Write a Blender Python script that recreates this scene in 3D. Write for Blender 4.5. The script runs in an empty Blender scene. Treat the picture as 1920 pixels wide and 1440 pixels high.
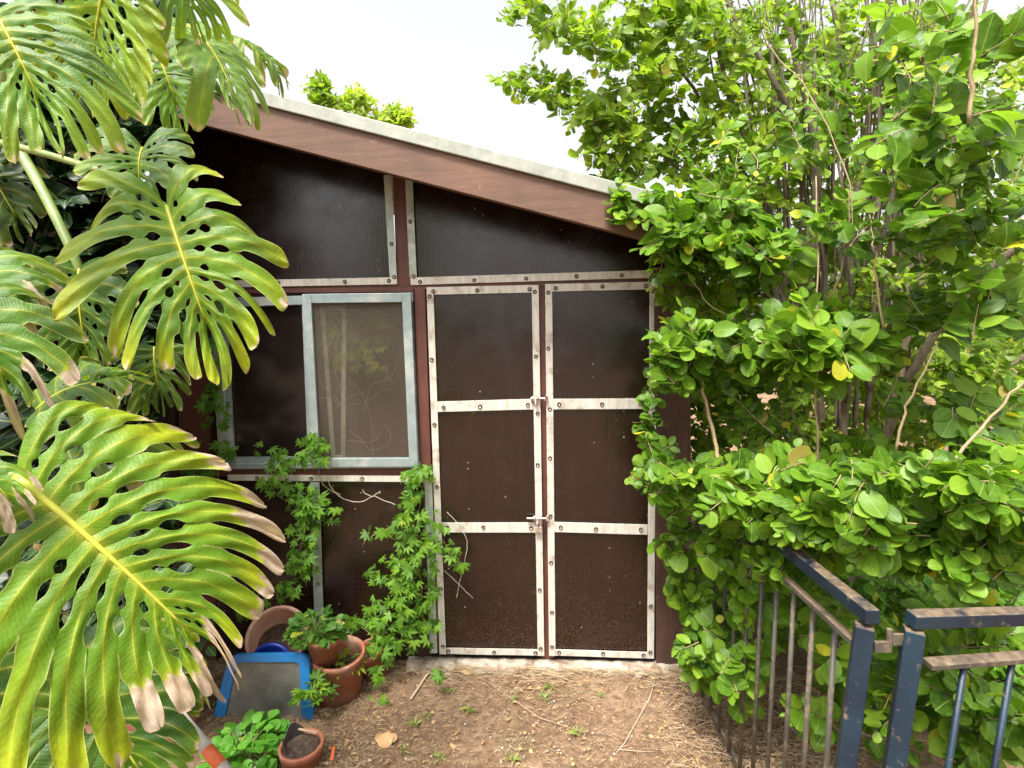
import bpy, math, random
import numpy as np
from mathutils import Vector, Matrix
random.seed(7); rng = np.random.default_rng(7)
S = bpy.context.scene
col = S.collection
rad = math.radians

# ------------------------------------------------------------------ camera
F = 1000.0
PITCH, YAW, ROLL = rad(5.165), rad(3.885), rad(1.342)
EYE = np.array([0, 0, 1.76])
def cam_axes(p, y, r):
    f = np.array([0, math.cos(p), -math.sin(p)]); d = np.array([0, -math.sin(p), -math.cos(p)]); x = np.array([1., 0, 0])
    x2 = math.cos(r)*x + math.sin(r)*d; d2 = -math.sin(r)*x + math.cos(r)*d
    c, s = math.cos(y), math.sin(y)
    return np.array([[c, -s, 0], [s, c, 0], [0, 0, 1]]) @ np.array([x2, d2, f]).T
CM = cam_axes(PITCH, YAW, ROLL)
cam = bpy.data.objects.new('camera', bpy.data.cameras.new('camera')); col.objects.link(cam)
cam.data.sensor_width = 36; cam.data.lens = 36*F/1920; cam.data.clip_start = .03; cam.data.clip_end = 500
m = Matrix([[CM[i][0], -CM[i][1], -CM[i][2], EYE[i]] for i in range(3)] + [[0, 0, 0, 1]])
cam.matrix_world = m
S.camera = cam

# ------------------------------------------------------------------ world, sun, exposure
SUN_EL, SUN_AZ = rad(64), rad(205)      # soft sun behind and to the left of the viewer
w = bpy.data.worlds.new('World'); S.world = w; w.use_nodes = True
nt = w.node_tree; nt.nodes.clear()
sky = nt.nodes.new('ShaderNodeTexSky'); sky.sky_type = 'NISHITA'; sky.sun_disc = False
sky.sun_elevation = SUN_EL; sky.sun_rotation = SUN_AZ; sky.air_density = 1.0; sky.dust_density = 6.0; sky.ozone_density = .6
hs = nt.nodes.new('ShaderNodeHueSaturation'); hs.inputs['Saturation'].default_value = .05; hs.inputs['Value'].default_value = 1.0
bg = nt.nodes.new('ShaderNodeBackground'); bg.inputs['Strength'].default_value = .14
wo = nt.nodes.new('ShaderNodeOutputWorld')
nt.links.new(sky.outputs[0], hs.inputs['Color']); nt.links.new(hs.outputs[0], bg.inputs['Color']); nt.links.new(bg.outputs[0], wo.inputs['Surface'])
sl = bpy.data.lights.new('sun', 'SUN'); sl.energy = 2.8; sl.angle = rad(12); sl.color = (1, .96, .88)
so = bpy.data.objects.new('sun', sl); col.objects.link(so)
sd = Vector((math.sin(SUN_AZ)*math.cos(SUN_EL), math.cos(SUN_AZ)*math.cos(SUN_EL), math.sin(SUN_EL)))
so.rotation_euler = sd.to_track_quat('Z', 'Y').to_euler()
S.view_settings.view_transform = 'Standard'; S.view_settings.look = 'None'
S.view_settings.exposure = 1.4; S.view_settings.gamma = 1
S.render.engine = 'CYCLES'
S.cycles.max_bounces = 8; S.cycles.transparent_max_bounces = 12

# ------------------------------------------------------------------ pixel -> place
def ray(u): return CM @ np.array([(u[0]-960)/F, (u[1]-720)/F, 1])
def at(px, py, Y):                       # the point seen at that pixel, Y metres in front
    r = ray((px, py)); return EYE + r*(Y/r[1])
def gr(px, py, z=0):
    r = ray((px, py)); return EYE + r*((z-EYE[2])/r[2])
WY = 2.71

# ------------------------------------------------------------------ helpers
def tag(o, label=None, cat=None, group=None, kind=None):
    if label: o['label'] = label
    if cat: o['category'] = cat
    if group: o['group'] = group
    if kind: o['kind'] = kind
    return o
def empty(name, loc=(0, 0, 0)):
    o = bpy.data.objects.new(name, None); col.objects.link(o); o.location = loc; o.empty_display_size = .1
    return o
def V(a): return np.array(a, dtype=float)
def unit(a):
    a = np.asarray(a, float); n = np.linalg.norm(a, axis=-1, keepdims=True); n[n == 0] = 1
    return a/n
def link_mesh(name, me, mat, parent=None, smooth=True):
    if mat is not None: me.materials.append(mat)
    if smooth: me.polygons.foreach_set('use_smooth', [True]*len(me.polygons))
    o = bpy.data.objects.new(name, me); col.objects.link(o)
    if parent is not None:
        o.parent = parent
        if any(abs(v) > 0 for v in parent.location): o.matrix_parent_inverse = Matrix.Translation(-abs_loc(parent))
    return o
def abs_loc(o):
    l = Vector(o.location)
    return l
class MB:
    def __init__(s): s.v = []; s.f = []; s.c = []
    def add(s, vs, fs, c=None):
        b = len(s.v); s.v += [tuple(map(float, p)) for p in vs]; s.f += [tuple(b+i for i in f) for f in fs]
        if c is not None: s.c += list(c)
    def box(s, x0, x1, y0, y1, z0, z1):
        vs = [(x, y, z) for x in (x0, x1) for y in (y0, y1) for z in (z0, z1)]
        s.add(vs, [(0, 1, 3, 2), (4, 6, 7, 5), (0, 4, 5, 1), (2, 3, 7, 6), (0, 2, 6, 4), (1, 5, 7, 3)])
    def obox(s, A, B, wdt, thk, wdir):                     # bar from A to B, width along wdir, thickness the third way
        A, B = V(A), V(B); a = unit(B-A); wd = V(wdir); wd = unit(wd - a*(wd@a)); t = np.cross(a, wd)
        vs = [P + wd*i*wdt/2 + t*j*thk/2 for P in (A, B) for i, j in ((-1, -1), (1, -1), (1, 1), (-1, 1))]
        s.add(vs, [(0, 1, 2, 3), (7, 6, 5, 4), (0, 4, 5, 1), (1, 5, 6, 2), (2, 6, 7, 3), (3, 7, 4, 0)])
    def tube(s, pts, rs, n=6, cap=True):
        pts = [V(p) for p in pts]
        if not hasattr(rs, '__len__'): rs = [rs]*len(pts)
        up = V((0.13, .27, .95)); rings = []
        for i, p in enumerate(pts):
            d = unit(pts[min(i+1, len(pts)-1)] - pts[max(i-1, 0)])
            a = np.cross(d, up)
            if np.linalg.norm(a) < .1: a = np.cross(d, V((1, .1, 0)))
            a = unit(a); b = np.cross(d, a)
            rings.append([p + rs[i]*(a*math.cos(q)+b*math.sin(q)) for q in [2*math.pi*k/n for k in range(n)]])
        vs = [v for r in rings for v in r]
        fs = [(i*n+k, i*n+(k+1) % n, (i+1)*n+(k+1) % n, (i+1)*n+k) for i in range(len(pts)-1) for k in range(n)]
        if cap: fs += [tuple(range(n))[::-1], tuple((len(pts)-1)*n+k for k in range(n))]
        s.add(vs, fs)
    def lathe(s, prof, org, axis=(0, 0, 1), n=32, wob=0):
        ax = unit(V(axis)); a = unit(np.cross(ax, V((.3, 1, .1)))); b = np.cross(ax, a); org = V(org)
        vs = []
        for (r, h) in prof:
            for k in range(n):
                q = 2*math.pi*k/n; rr = r*(1+wob*math.sin(2*q+h*9))
                vs.append(org + ax*h + rr*(a*math.cos(q)+b*math.sin(q)))
        fs = [(i*n+k, i*n+(k+1) % n, (i+1)*n+(k+1) % n, (i+1)*n+k) for i in range(len(prof)-1) for k in range(n)]
        s.add(vs, fs)
    def build(s, name, mat, parent=None, smooth=False, bevel=0):
        me = bpy.data.meshes.new(name); me.from_pydata(s.v, [], s.f); me.update()
        o = link_mesh(name, me, mat, parent, smooth)
        if bevel:
            b = o.modifiers.new('bevel', 'BEVEL'); b.width = bevel; b.segments = 2; b.limit_method = 'ANGLE'
        return o

# ------------------------------------------------------------------ materials
def new_mat(name):
    mt = bpy.data.materials.new(name); mt.use_nodes = True; t = mt.node_tree
    return mt, t, t.nodes['Principled BSDF'], t.nodes['Material Output']
def N(t, kind, **kw):
    n = t.nodes.new('ShaderNode'+kind)
    for k, v in kw.items():
        if k in n.inputs.keys() if isinstance(k, str) else False: n.inputs[k].default_value = v
        else: setattr(n, k, v)
    return n
def noise(t, vec, scale, detail=4, rough=.55):
    n = t.nodes.new('ShaderNodeTexNoise'); n.inputs['Scale'].default_value = scale; n.inputs['Detail'].default_value = detail; n.inputs['Roughness'].default_value = rough
    if vec is not None: t.links.new(vec, n.inputs['Vector'])
    return n.outputs['Fac']
def ramp(t, fac, stops):
    r = t.nodes.new('ShaderNodeValToRGB'); e = r.color_ramp.elements
    while len(e) < len(stops): e.new(.5)
    for i, (p, c) in enumerate(stops):
        e[i].position = p; e[i].color = (c, c, c, 1) if not hasattr(c, '__len__') else (*c, 1)
    t.links.new(fac, r.inputs['Fac']); return r.outputs['Color']
def mix(t, fac, a, b, mode='MIX'):
    n = t.nodes.new('ShaderNodeMix'); n.data_type = 'RGBA'; n.blend_type = mode
    for s_, v in ((n.inputs[0], fac), (n.inputs[6], a), (n.inputs[7], b)):
        if isinstance(v, bpy.types.NodeSocket): t.links.new(v, s_)
        elif hasattr(v, '__len__'): s_.default_value = (*v, 1)
        else: s_.default_value = v
    return n.outputs[2]
def bump(t, h, strength, dist=.01, bsdf=None):
    b = t.nodes.new('ShaderNodeBump'); b.inputs['Strength'].default_value = strength; b.inputs['Distance'].default_value = dist
    t.links.new(h, b.inputs['Height'])
    if bsdf is not None: t.links.new(b.outputs[0], bsdf.inputs['Normal'])
    return b.outputs[0]
def objco(t, sc=(1, 1, 1)):
    c = t.nodes.new('ShaderNodeTexCoord'); mp = t.nodes.new('ShaderNodeMapping'); mp.inputs['Scale'].default_value = sc
    t.links.new(c.outputs['Object'], mp.inputs['Vector']); return mp.outputs[0]
def sep(t, vec):
    s_ = t.nodes.new('ShaderNodeSeparateXYZ'); t.links.new(vec, s_.inputs[0]); return s_.outputs
def math_(t, op, a, b=0.0):
    n = t.nodes.new('ShaderNodeMath'); n.operation = op
    for i, v in enumerate((a, b)):
        if isinstance(v, bpy.types.NodeSocket): t.links.new(v, n.inputs[i])
        else: n.inputs[i].default_value = v
    return n.outputs[0]

def basic(name, c1, c2, rough=.6, sc=8, metal=0, stretch=(1, 1, 1), bstr=.2, bdist=.003, grime=None, gsc=3, gpos=(.5, .7)):
    mt, t, b, o = new_mat(name); v = objco(t, stretch)
    cc = ramp(t, noise(t, v, sc, 6, .6), [(.3, c1), (.7, c2)])
    if grime:
        g = ramp(t, noise(t, objco(t), gsc, 8, .65), [(gpos[0], 0), (gpos[1], 1)])
        cc = mix(t, g, cc, grime)
    t.links.new(cc, b.inputs['Base Color']); b.inputs['Roughness'].default_value = rough; b.inputs['Metallic'].default_value = metal
    if bstr: bump(t, noise(t, v, sc*5, 5), bstr, bdist, b)
    return mt

def panel_mat():
    mt, t, b, o = new_mat('brown_ribbed_panel'); v = objco(t); x, y, z = sep(t, v)
    wv = math_(t, 'SINE', math_(t, 'MULTIPLY', x, 2*math.pi/.0112))
    rib = ramp(t, math_(t, 'ADD', math_(t, 'MULTIPLY', wv, .5), .5), [(.0, (.006, .0020, .0012)), (.62, (.010, .0032, .002)), (1, (.024, .0095, .006))])
    cl = mix(t, .5, ramp(t, noise(t, v, 2.2, 5), [(.3, .5), (.7, 1.4)]), ramp(t, noise(t, objco(t, (9, 9, .7)), 2.5, 6, .65), [(.3, .45), (.72, 1.7)]))
    c = mix(t, 1.0, rib, cl, 'MULTIPLY')
    # splashed earth on the lowest half metre and stray paint specks
    mr = t.nodes.new('ShaderNodeMapRange'); mr.inputs[1].default_value = .85; mr.inputs[2].default_value = .05; t.links.new(z, mr.inputs[0])
    n1 = noise(t, v, 150, 3, .8); n2 = noise(t, v, 5, 4)
    sp = math_(t, 'MULTIPLY', ramp(t, n1, [(.52, 0), (.70, 1)]), math_(t, 'MULTIPLY', math_(t, 'POWER', mr.outputs[0], 1.5), ramp(t, n2, [(.3, .35), (.62, .9)])))
    c = mix(t, math_(t, 'MULTIPLY', sp, .75), c, (.20, .125, .08))
    vo = t.nodes.new('ShaderNodeTexVoronoi'); vo.inputs['Scale'].default_value = 26; t.links.new(v, vo.inputs['Vector'])
    sc_ = t.nodes.new('ShaderNodeSeparateColor'); t.links.new(vo.outputs['Color'], sc_.inputs[0])
    dot = math_(t, 'MULTIPLY', math_(t, 'LESS_THAN', vo.outputs['Distance'], .085), math_(t, 'GREATER_THAN', sc_.outputs[0], .86))
    c = mix(t, math_(t, 'MULTIPLY', dot, .6), c, (.55, .5, .42))
    sm = ramp(t, noise(t, v, 9, 6, .7), [(.62, 0), (.8, 1)])
    c = mix(t, math_(t, 'MULTIPLY', sm, .25), c, (.12, .10, .085))
    t.links.new(c, b.inputs['Base Color'])
    rr = ramp(t, noise(t, v, 7, 5), [(.3, .17), (.75, .36)])
    t.links.new(math_(t, 'ADD', rr, math_(t, 'MULTIPLY', sp, .4)), b.inputs['Roughness'])
    b.inputs['Specular IOR Level'].default_value = .7
    bump(t, math_(t, 'ADD', wv, math_(t, 'MULTIPLY', noise(t, v, 3, 3), 6.)), .06, .0012, b)
    return mt

def wood_mat(name, c1, c2, ax='x', rough=.55, peel=None):
    st = (1.2, 14, 14) if ax == 'x' else (14, 14, 1.2)
    mt, t, b, o = new_mat(name); v = objco(t, st)
    n1 = noise(t, v, 3, 8, .7)
    c = ramp(t, n1, [(.28, c1), (.72, c2)])
    bl = ramp(t, noise(t, objco(t), 3.5, 6), [(.3, .7), (.7, 1.2)])
    c = mix(t, 1.0, c, bl, 'MULTIPLY')
    if peel: c = mix(t, ramp(t, noise(t, objco(t, (3, 3, 6)), 5, 8, .75), [(.60, 0), (.70, 1)]), c, peel)
    t.links.new(c, b.inputs['Base Color']); b.inputs['Roughness'].default_value = rough
    bump(t, n1, .35, .003, b); return mt

def leaf_mat(name, dark, mid, light, yellow, vein=(.30, .42, .10), trans=.46, rough=.42, yfrac=.94, spec=.30, dead=(.30, .19, .08)):
    mt, t, b, o = new_mat(name)
    a = t.nodes.new('ShaderNodeAttribute'); a.attribute_name = 'rnd'; uv = t.nodes.new('ShaderNodeUVMap')
    x, y, z = sep(t, uv.outputs[0])
    c = ramp(t, a.outputs['Fac'], [(0, dark), (.45, mid), (yfrac-.04, light), (yfrac, yellow), (.992, yellow), (.998, dead)])
    blot = ramp(t, noise(t, objco(t), 55, 4, .6), [(.42, 0), (.66, 1)])
    c = mix(t, math_(t, 'MULTIPLY', blot, .30), c, light)
    du = math_(t, 'ABSOLUTE', math_(t, 'SUBTRACT', x, .5))
    vm = math_(t, 'MULTIPLY', math_(t, 'LESS_THAN', du, .022), .55)
    c = mix(t, vm, c, vein)
    t.links.new(c, b.inputs['Base Color']); b.inputs['Roughness'].default_value = rough; b.inputs['Specular IOR Level'].default_value = spec
    rib = math_(t, 'SINE', math_(t, 'MULTIPLY', math_(t, 'SUBTRACT', y, du), 42))
    bump(t, math_(t, 'ADD', math_(t, 'MULTIPLY', rib, .07), noise(t, objco(t), 60, 3)), .3, .003, b)
    tr = t.nodes.new('ShaderNodeBsdfTranslucent'); ms = t.nodes.new('ShaderNodeMixShader'); ms.inputs[0].default_value = trans
    t.links.new(mix(t, .35, c, mix(t, 1.0, c, (1.6, 1.8, .5), 'MULTIPLY')), tr.inputs['Color'])
    t.links.new(b.outputs[0], ms.inputs[1]); t.links.new(tr.outputs[0], ms.inputs[2]); t.links.new(ms.outputs[0], o.inputs['Surface'])
    return mt

def monstera_mat():
    mt, t, b, o = new_mat('monstera_leaf'); a = t.nodes.new('ShaderNodeAttribute'); a.attribute_name = 'leafcol'
    v = objco(t)
    mo = ramp(t, noise(t, v, 11, 7, .65), [(.3, .60), (.7, 1.12)])
    c = mix(t, 1.0, a.outputs['Color'], mo, 'MULTIPLY')
    sp = ramp(t, noise(t, v, 120, 2), [(.70, 0), (.78, 1)])
    c = mix(t, math_(t, 'MULTIPLY', sp, .35), c, (.35, .33, .12))
    t.links.new(c, b.inputs['Base Color']); b.inputs['Roughness'].default_value = .42; b.inputs['Specular IOR Level'].default_value = .28
    uv = t.nodes.new('ShaderNodeUVMap'); ux, uy, uz = sep(t, uv.outputs[0])
    sv = math_(t, 'SINE', math_(t, 'SUBTRACT', math_(t, 'MULTIPLY', uy, 210), math_(t, 'MULTIPLY', math_(t, 'ABSOLUTE', ux), 16)))
    c = mix(t, math_(t, 'MULTIPLY', math_(t, 'POWER', math_(t, 'MAXIMUM', sv, 0.0), 4.0), .10), c, (.42, .46, .06))
    t.links.new(c, b.inputs['Base Color'])
    bump(t, math_(t, 'ADD', math_(t, 'MULTIPLY', sv, .07), math_(t, 'MULTIPLY', noise(t, v, 45, 6, .65), 2.2)), .30, .005, b)
    tr = t.nodes.new('ShaderNodeBsdfTranslucent'); ms = t.nodes.new('ShaderNodeMixShader'); ms.inputs[0].default_value = .35
    t.links.new(mix(t, 1.0, c, (1.25, 1.35, .6), 'MULTIPLY'), tr.inputs['Color'])
    t.links.new(b.outputs[0], ms.inputs[1]); t.links.new(tr.outputs[0], ms.inputs[2]); t.links.new(ms.outputs[0], o.inputs['Surface'])
    return mt

def ground_mat():
    mt, t, b, o = new_mat('bare_earth'); v = objco(t)
    n1 = noise(t, v, 2.3, 8, .62); n2 = noise(t, v, 28, 8, .72); n3 = noise(t, v, 240, 3, .7)
    c = ramp(t, n1, [(.3, (.19, .112, .064)), (.5, (.30, .190, .115)), (.7, (.42, .280, .176))])
    c = mix(t, ramp(t, n2, [(.38, .75), (.66, 0)]), c, (.075, .042, .026))
    c = mix(t, ramp(t, n3, [(.62, 0), (.76, .4)]), c, (.42, .31, .20))
    c = mix(t, ramp(t, noise(t, v, 1.7, 4, .5), [(.52, 0), (.66, .45)]), c, (.115, .068, .044))
    c = mix(t, math_(t, 'MULTIPLY', ramp(t, noise(t, v, 3.1, 5), [(.55, 0), (.72, 1)]), .25), c, (.12, .14, .05))
    t.links.new(c, b.inputs['Base Color']); b.inputs['Roughness'].default_value = .95; b.inputs['Specular IOR Level'].default_value = .15
    h = math_(t, 'ADD', math_(t, 'MULTIPLY', n2, 1.0), math_(t, 'MULTIPLY', n3, .25))
    bump(t, h, .9, .02, b); return mt

def fence_mat(name, paint1, paint2, rpos):
    mt, t, b, o = new_mat(name); v = objco(t)
    c = ramp(t, noise(t, v, 7, 6), [(.3, paint1), (.7, paint2)])
    rust = ramp(t, noise(t, v, 26, 10, .78), [(rpos, 0), (rpos+.05, .9)])
    rc = ramp(t, noise(t, v, 60, 5), [(.3, (.07, .045, .03)), (.7, (.20, .145, .095))])
    g = t.nodes.new('ShaderNodeNewGeometry'); nz = sep(t, g.outputs['Normal'])[2]
    top = math_(t, 'MULTIPLY', math_(t, 'GREATER_THAN', nz, .8), ramp(t, noise(t, v, 14, 8, .7), [(.36, 0), (.5, .95)]))   # weathered, rain-soaked upper faces
    c = mix(t, math_(t, 'MAXIMUM', rust, top), c, rc)
    t.links.new(c, b.inputs['Base Color']); t.links.new(math_(t, 'ADD', math_(t, 'MULTIPLY', rust, .3), .48), b.inputs['Roughness'])
    bump(t, noise(t, v, 90, 5), .35, .002, b); return mt

M = {}
M['panel'] = panel_mat()
M['alu'] = basic('pale_metal_strip', (.46, .43, .37), (.66, .63, .56), .45, 5, .2, (9, 9, 1.2), .2, .001, (.27, .19, .12), 12, (.54, .72))
M['galv'] = basic('weathered_metal_strip', (.33, .38, .35), (.52, .56, .52), .5, 30, .3, (1, 1, 1), .2, .001, (.20, .24, .15), 7, (.5, .7))
M['sash'] = basic('window_metal', (.26, .33, .34), (.40, .47, .48), .35, 18, .45, (1, 1, 1), .1, .001, (.62, .62, .56), 5, (.5, .7))
M['cap'] = basic('roof_edge_metal', (.22, .235, .20), (.36, .36, .31), .55, 16, .1, (1, 1, 1), .2, .002, (.24, .25, .19), 7, (.55, .75))
M['wood'] = wood_mat('red_brown_timber', (.070, .020, .012), (.135, .045, .028), 'z')
M['woodx'] = wood_mat('red_brown_beam', (.060, .018, .011), (.13, .042, .026), 'x')
M['fascia'] = wood_mat('fascia_board', (.095, .046, .028), (.165, .085, .052), 'x', .65, (.23, .135, .09))
M['oldwood'] = wood_mat('worn_timber', (.035, .016, .010), (.095, .042, .026), 'z', .8, (.15, .10, .07))
M['soffit'] = basic('soffit_board', (.05, .035, .035), (.08, .055, .05), .7, 6)
M['rubber'] = basic('rubber_washer', (.035, .022, .018), (.07, .04, .03), .6, 60)
M['steel'] = basic('screw_steel', (.35, .27, .2), (.5, .42, .34), .35, 60, .8)
M['bolt'] = basic('bolt_steel', (.42, .36, .31), (.62, .55, .48), .35, 60, .6, (1, 1, 1), .2, .001, (.22, .09, .05), 40, (.5, .62))
M['conc'] = basic('worn_concrete', (.26, .22, .17), (.46, .40, .32), .9, 22, 0, (1, 1, 1), .6, .006, (.16, .10, .06), 9, (.48, .6))
M['dark'] = basic('dark_interior', (.012, .009, .008), (.02, .014, .012), .8, 4)
M['terra'] = basic('terracotta', (.30, .095, .05), (.42, .16, .09), .65, 14, 0, (1, 1, 1), .2, .002, (.45, .30, .22), 8, (.52, .72))
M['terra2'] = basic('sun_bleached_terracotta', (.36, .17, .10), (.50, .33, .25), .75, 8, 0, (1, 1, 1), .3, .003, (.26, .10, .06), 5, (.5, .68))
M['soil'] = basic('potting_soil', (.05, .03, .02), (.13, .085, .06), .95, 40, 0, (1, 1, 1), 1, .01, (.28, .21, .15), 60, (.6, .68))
M['blue'] = basic('blue_plastic', (.005, .11, .34), (.012, .17, .45), .35, 6, 0, (1, 1, 1), .05, .001, (.10, .15, .22), 9, (.58, .8))
M['navyplastic'] = basic('dark_blue_plastic', (.003, .014, .15), (.006, .025, .22), .35, 6)
M['gray'] = basic('dusty_grey_sheet', (.055, .05, .045), (.15, .14, .125), .4, 9, 0, (1, 1, 1), .1, .002, (.19, .16, .10), 5, (.5, .68))
M['white'] = basic('dirty_white_plastic', (.42, .38, .36), (.60, .56, .53), .5, 12, 0, (1, 1, 1), .1, .001, (.22, .19, .16), 22, (.55, .7))
M['orange'] = basic('orange_band', (.62, .11, .03), (.72, .17, .06), .5, 12)
M['blackplastic'] = basic('black_nursery_plastic', (.02, .018, .016), (.05, .045, .04), .5, 12)
M['bark'] = basic('bark', (.07, .052, .034), (.17, .125, .08), .85, 10, 0, (6, 6, 1), .8, .01, (.22, .20, .13), 4, (.5, .7))
M['barkdark'] = basic('dark_bark', (.05, .035, .022), (.12, .085, .055), .9, 10, 0, (6, 6, 1), .8, .01)
M['twig'] = basic('twig_bark', (.20, .14, .07), (.34, .25, .14), .7, 30)
M['drytwig'] = basic('dry_twig', (.30, .22, .14), (.46, .36, .25), .8, 30)
M['straw'] = basic('dry_straw', (.30, .20, .11), (.52, .39, .24), .8, 20)
M['dry'] = basic('dead_leaf', (.28, .15, .06), (.44, .27, .12), .7, 20)
M['stem'] = basic('green_stem', (.12, .19, .04), (.24, .32, .08), .45, 16, 0, (1, 1, 1), .1, .002, (.26, .20, .09), 12, (.55, .7))
M['paleve'] = basic('pale_tendril', (.34, .30, .22), (.50, .46, .36), .6, 16)
M['ground'] = ground_mat()
M['stone'] = basic('pale_pebble', (.34, .28, .21), (.52, .46, .38), .8, 20)
M['monstera'] = monstera_mat()
M['fence'] = fence_mat('navy_painted_steel', (.0035, .009, .022), (.008, .028, .044), .59)
M['fence_old'] = fence_mat('weathered_steel', (.035, .032, .028), (.085, .075, .055), .52)
M['leafA'] = leaf_mat('glossy_shrub_leaf', (.036, .096, .008), (.100, .215, .012), (.24, .385, .030), (.58, .54, .04), yfrac=.955)
M['leafB'] = leaf_mat('tree_leaf', (.058, .128, .010), (.155, .265, .014), (.33, .45, .030), (.45, .42, .03), yfrac=.95, trans=.5)
M['leafC'] = leaf_mat('climber_leaf', (.040, .12, .008), (.095, .23, .012), (.20, .37, .028), (.36, .40, .05), yfrac=.97, rough=.45)
M['leafD'] = leaf_mat('shade_leaf', (.006, .018, .005), (.011, .034, .008), (.022, .06, .012), (.09, .10, .03), yfrac=.97, trans=.25, rough=.4)  # deep shade of the left growth put into these very dark greens
M['leafY'] = leaf_mat('yellow_green_leaf', (.14, .26, .02), (.28, .38, .03), (.42, .48, .04), (.6, .5, .05), yfrac=.96, trans=.5)
M['leafP'] = leaf_mat('dark_pot_plant_leaf', (.02, .07, .01), (.05, .14, .015), (.11, .24, .03), (.40, .42, .04), yfrac=.95)
M['leafM'] = leaf_mat('soft_leaf', (.045, .17, .014), (.085, .27, .02), (.14, .36, .035), (.36, .40, .05), yfrac=.985, rough=.5)
M['weed'] = leaf_mat('weed_blade', (.10, .16, .03), (.20, .28, .05), (.30, .38, .08), (.5, .45, .12), yfrac=.9)

def screen_mat():
    mt, t, b, o = new_mat('window_screen')
    v = objco(t); c = ramp(t, noise(t, v, 3, 5), [(.3, (.10, .085, .068)), (.7, (.17, .15, .12))])
    t.links.new(c, b.inputs['Base Color']); b.inputs['Roughness'].default_value = .25
    tr = t.nodes.new('ShaderNodeBsdfTransparent'); tr.inputs[0].default_value = (.95, .9, .85, 1)
    ms = t.nodes.new('ShaderNodeMixShader'); ms.inputs[0].default_value = .70
    t.links.new(b.outputs[0], ms.inputs[1]); t.links.new(tr.outputs[0], ms.inputs[2]); t.links.new(ms.outputs[0], o.inputs['Surface'])
    return mt
M['screen'] = screen_mat()
def glass_mat():
    mt, t, b, o = new_mat('tinted_window_glass'); b.inputs['Base Color'].default_value = (.014, .009, .009, 1)
    b.inputs['Roughness'].default_value = .16; b.inputs['Specular IOR Level'].default_value = .35
    return mt
M['glass'] = glass_mat()

# ================================================================== GROUND
def ground():
    n = 160; xs = np.linspace(-4, 4, n+1); ys = np.linspace(.2, 6.2, n+1)
    from mathutils import noise as mn
    vs = []; fs = []
    for y in ys:
        for x in xs:
            edge = min(1, max(0, min(x+4, 4-x, y-.2, 6.2-y))*3)
            wall = min(1, abs(y-2.66)*5+.25) if -2 < x < .7 else 1
            z = (mn.noise(Vector((x*2, y*2, 0)))*.016 + mn.noise(Vector((x*9, y*9, 3)))*.007)*edge*wall
            vs.append((x, y, z-.002))
    for j in range(n):
        for i in range(n):
            a = j*(n+1)+i; fs.append((a, a+1, a+n+2, a+n+1))
    b = len(vs); R_ = 90     # far apron out to the horizon
    out = [(-R_, -R_), (R_, -R_), (R_, R_), (-R_, R_)]; inn = [(-4, .2), (4, .2), (4, 6.2), (-4, 6.2)]
    for p in out + inn: vs.append((*p, -.002))
    for i in range(4): fs.append((b+i, b+(i+1) % 4, b+4+(i+1) % 4, b+4+i))
    me = bpy.data.meshes.new('ground'); me.from_pydata(vs, [], fs); me.update()
    tag(link_mesh('ground', me, M['ground'], None, True), kind='structure')
ground()

# ================================================================== SHED
shed = tag(empty('garden_shed', (-.6, 2.75, 0)), 'dark brown panelled garden shed with metal trim strips, double door and sloping roof', 'shed')
def wxz(p): q = at(p[0], p[1], WY); return q[0], q[2]
PX = WY/1000*1.0
TRIMS = []
def trim(pA, pB, wpx, proud=.012, mat='alu', parent=shed, name='trim_strip', thick=.004, screws=()):
    mb = MB(); A = at(*pA, WY); B = at(*pB, WY); A[1] = B[1] = WY-proud
    a = unit(B-A); wd = V((a[2], 0, -a[0]))
    # a few stations with a hair of waviness: hand-cut strips screwed to timber
    k = max(2, int(np.linalg.norm(B-A)/.12)); w_ = wpx*PX/2; vs = []
    for i in range(k+1):
        f = i/k; P = A+(B-A)*f; dy = .0009*math.sin(i*2.1+A[0]*9)
        for s_, y_ in ((-1, 0), (-1, -thick), (1, -thick), (1, 0)):
            vs.append(P + wd*s_*(w_) + V((0, y_+dy, 0)))
    fs = [(i*4+j, i*4+(j+1) % 4, i*4+4+(j+1) % 4, i*4+4+j) for i in range(k) for j in range(4)] + [(0, 3, 2, 1), (k*4, k*4+1, k*4+2, k*4+3)]
    mb.add(vs, fs); o = mb.build(name, M[mat], parent, bevel=.0012)
    return o
def screw(px, parent, proud=.016, r=.0105):
    c = at(px[0], px[1], WY); c[1] = WY-proud; mb = MB()
    mb.lathe([(.0001, -.0), (r, 0), (r, .002), (r*.8, .004), (r*.5, .0045), (r*.5, .0025), (.0001, .0025)], c, (0, -1, 0), 14)
    o = mb.build('screw', M['rubber'], parent, True); o.data.materials.append(M['steel'])
    n = 14
    for p in o.data.polygons:
        if p.index >= 4*n: p.material_index = 1
    return o
def zroof(x): return 2.689 - .294*(x+.878)        # underside of the metal roof edge
def poly_panel(pts, name, y=WY, thick=.012, mat='panel', parent=shed):
    mb = MB(); n = len(pts)
    vs = [(x, y, z) for x, z in pts] + [(x, y+thick, z) for x, z in pts]
    mb.add(vs, [tuple(range(n)), tuple(range(2*n-1, n-1, -1))] + [(i, n+i, n+(i+1) % n, (i+1) % n) for i in range(n)])
    return mb.build(name, M[mat], parent)
XL, XR = -2.02, .70
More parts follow.
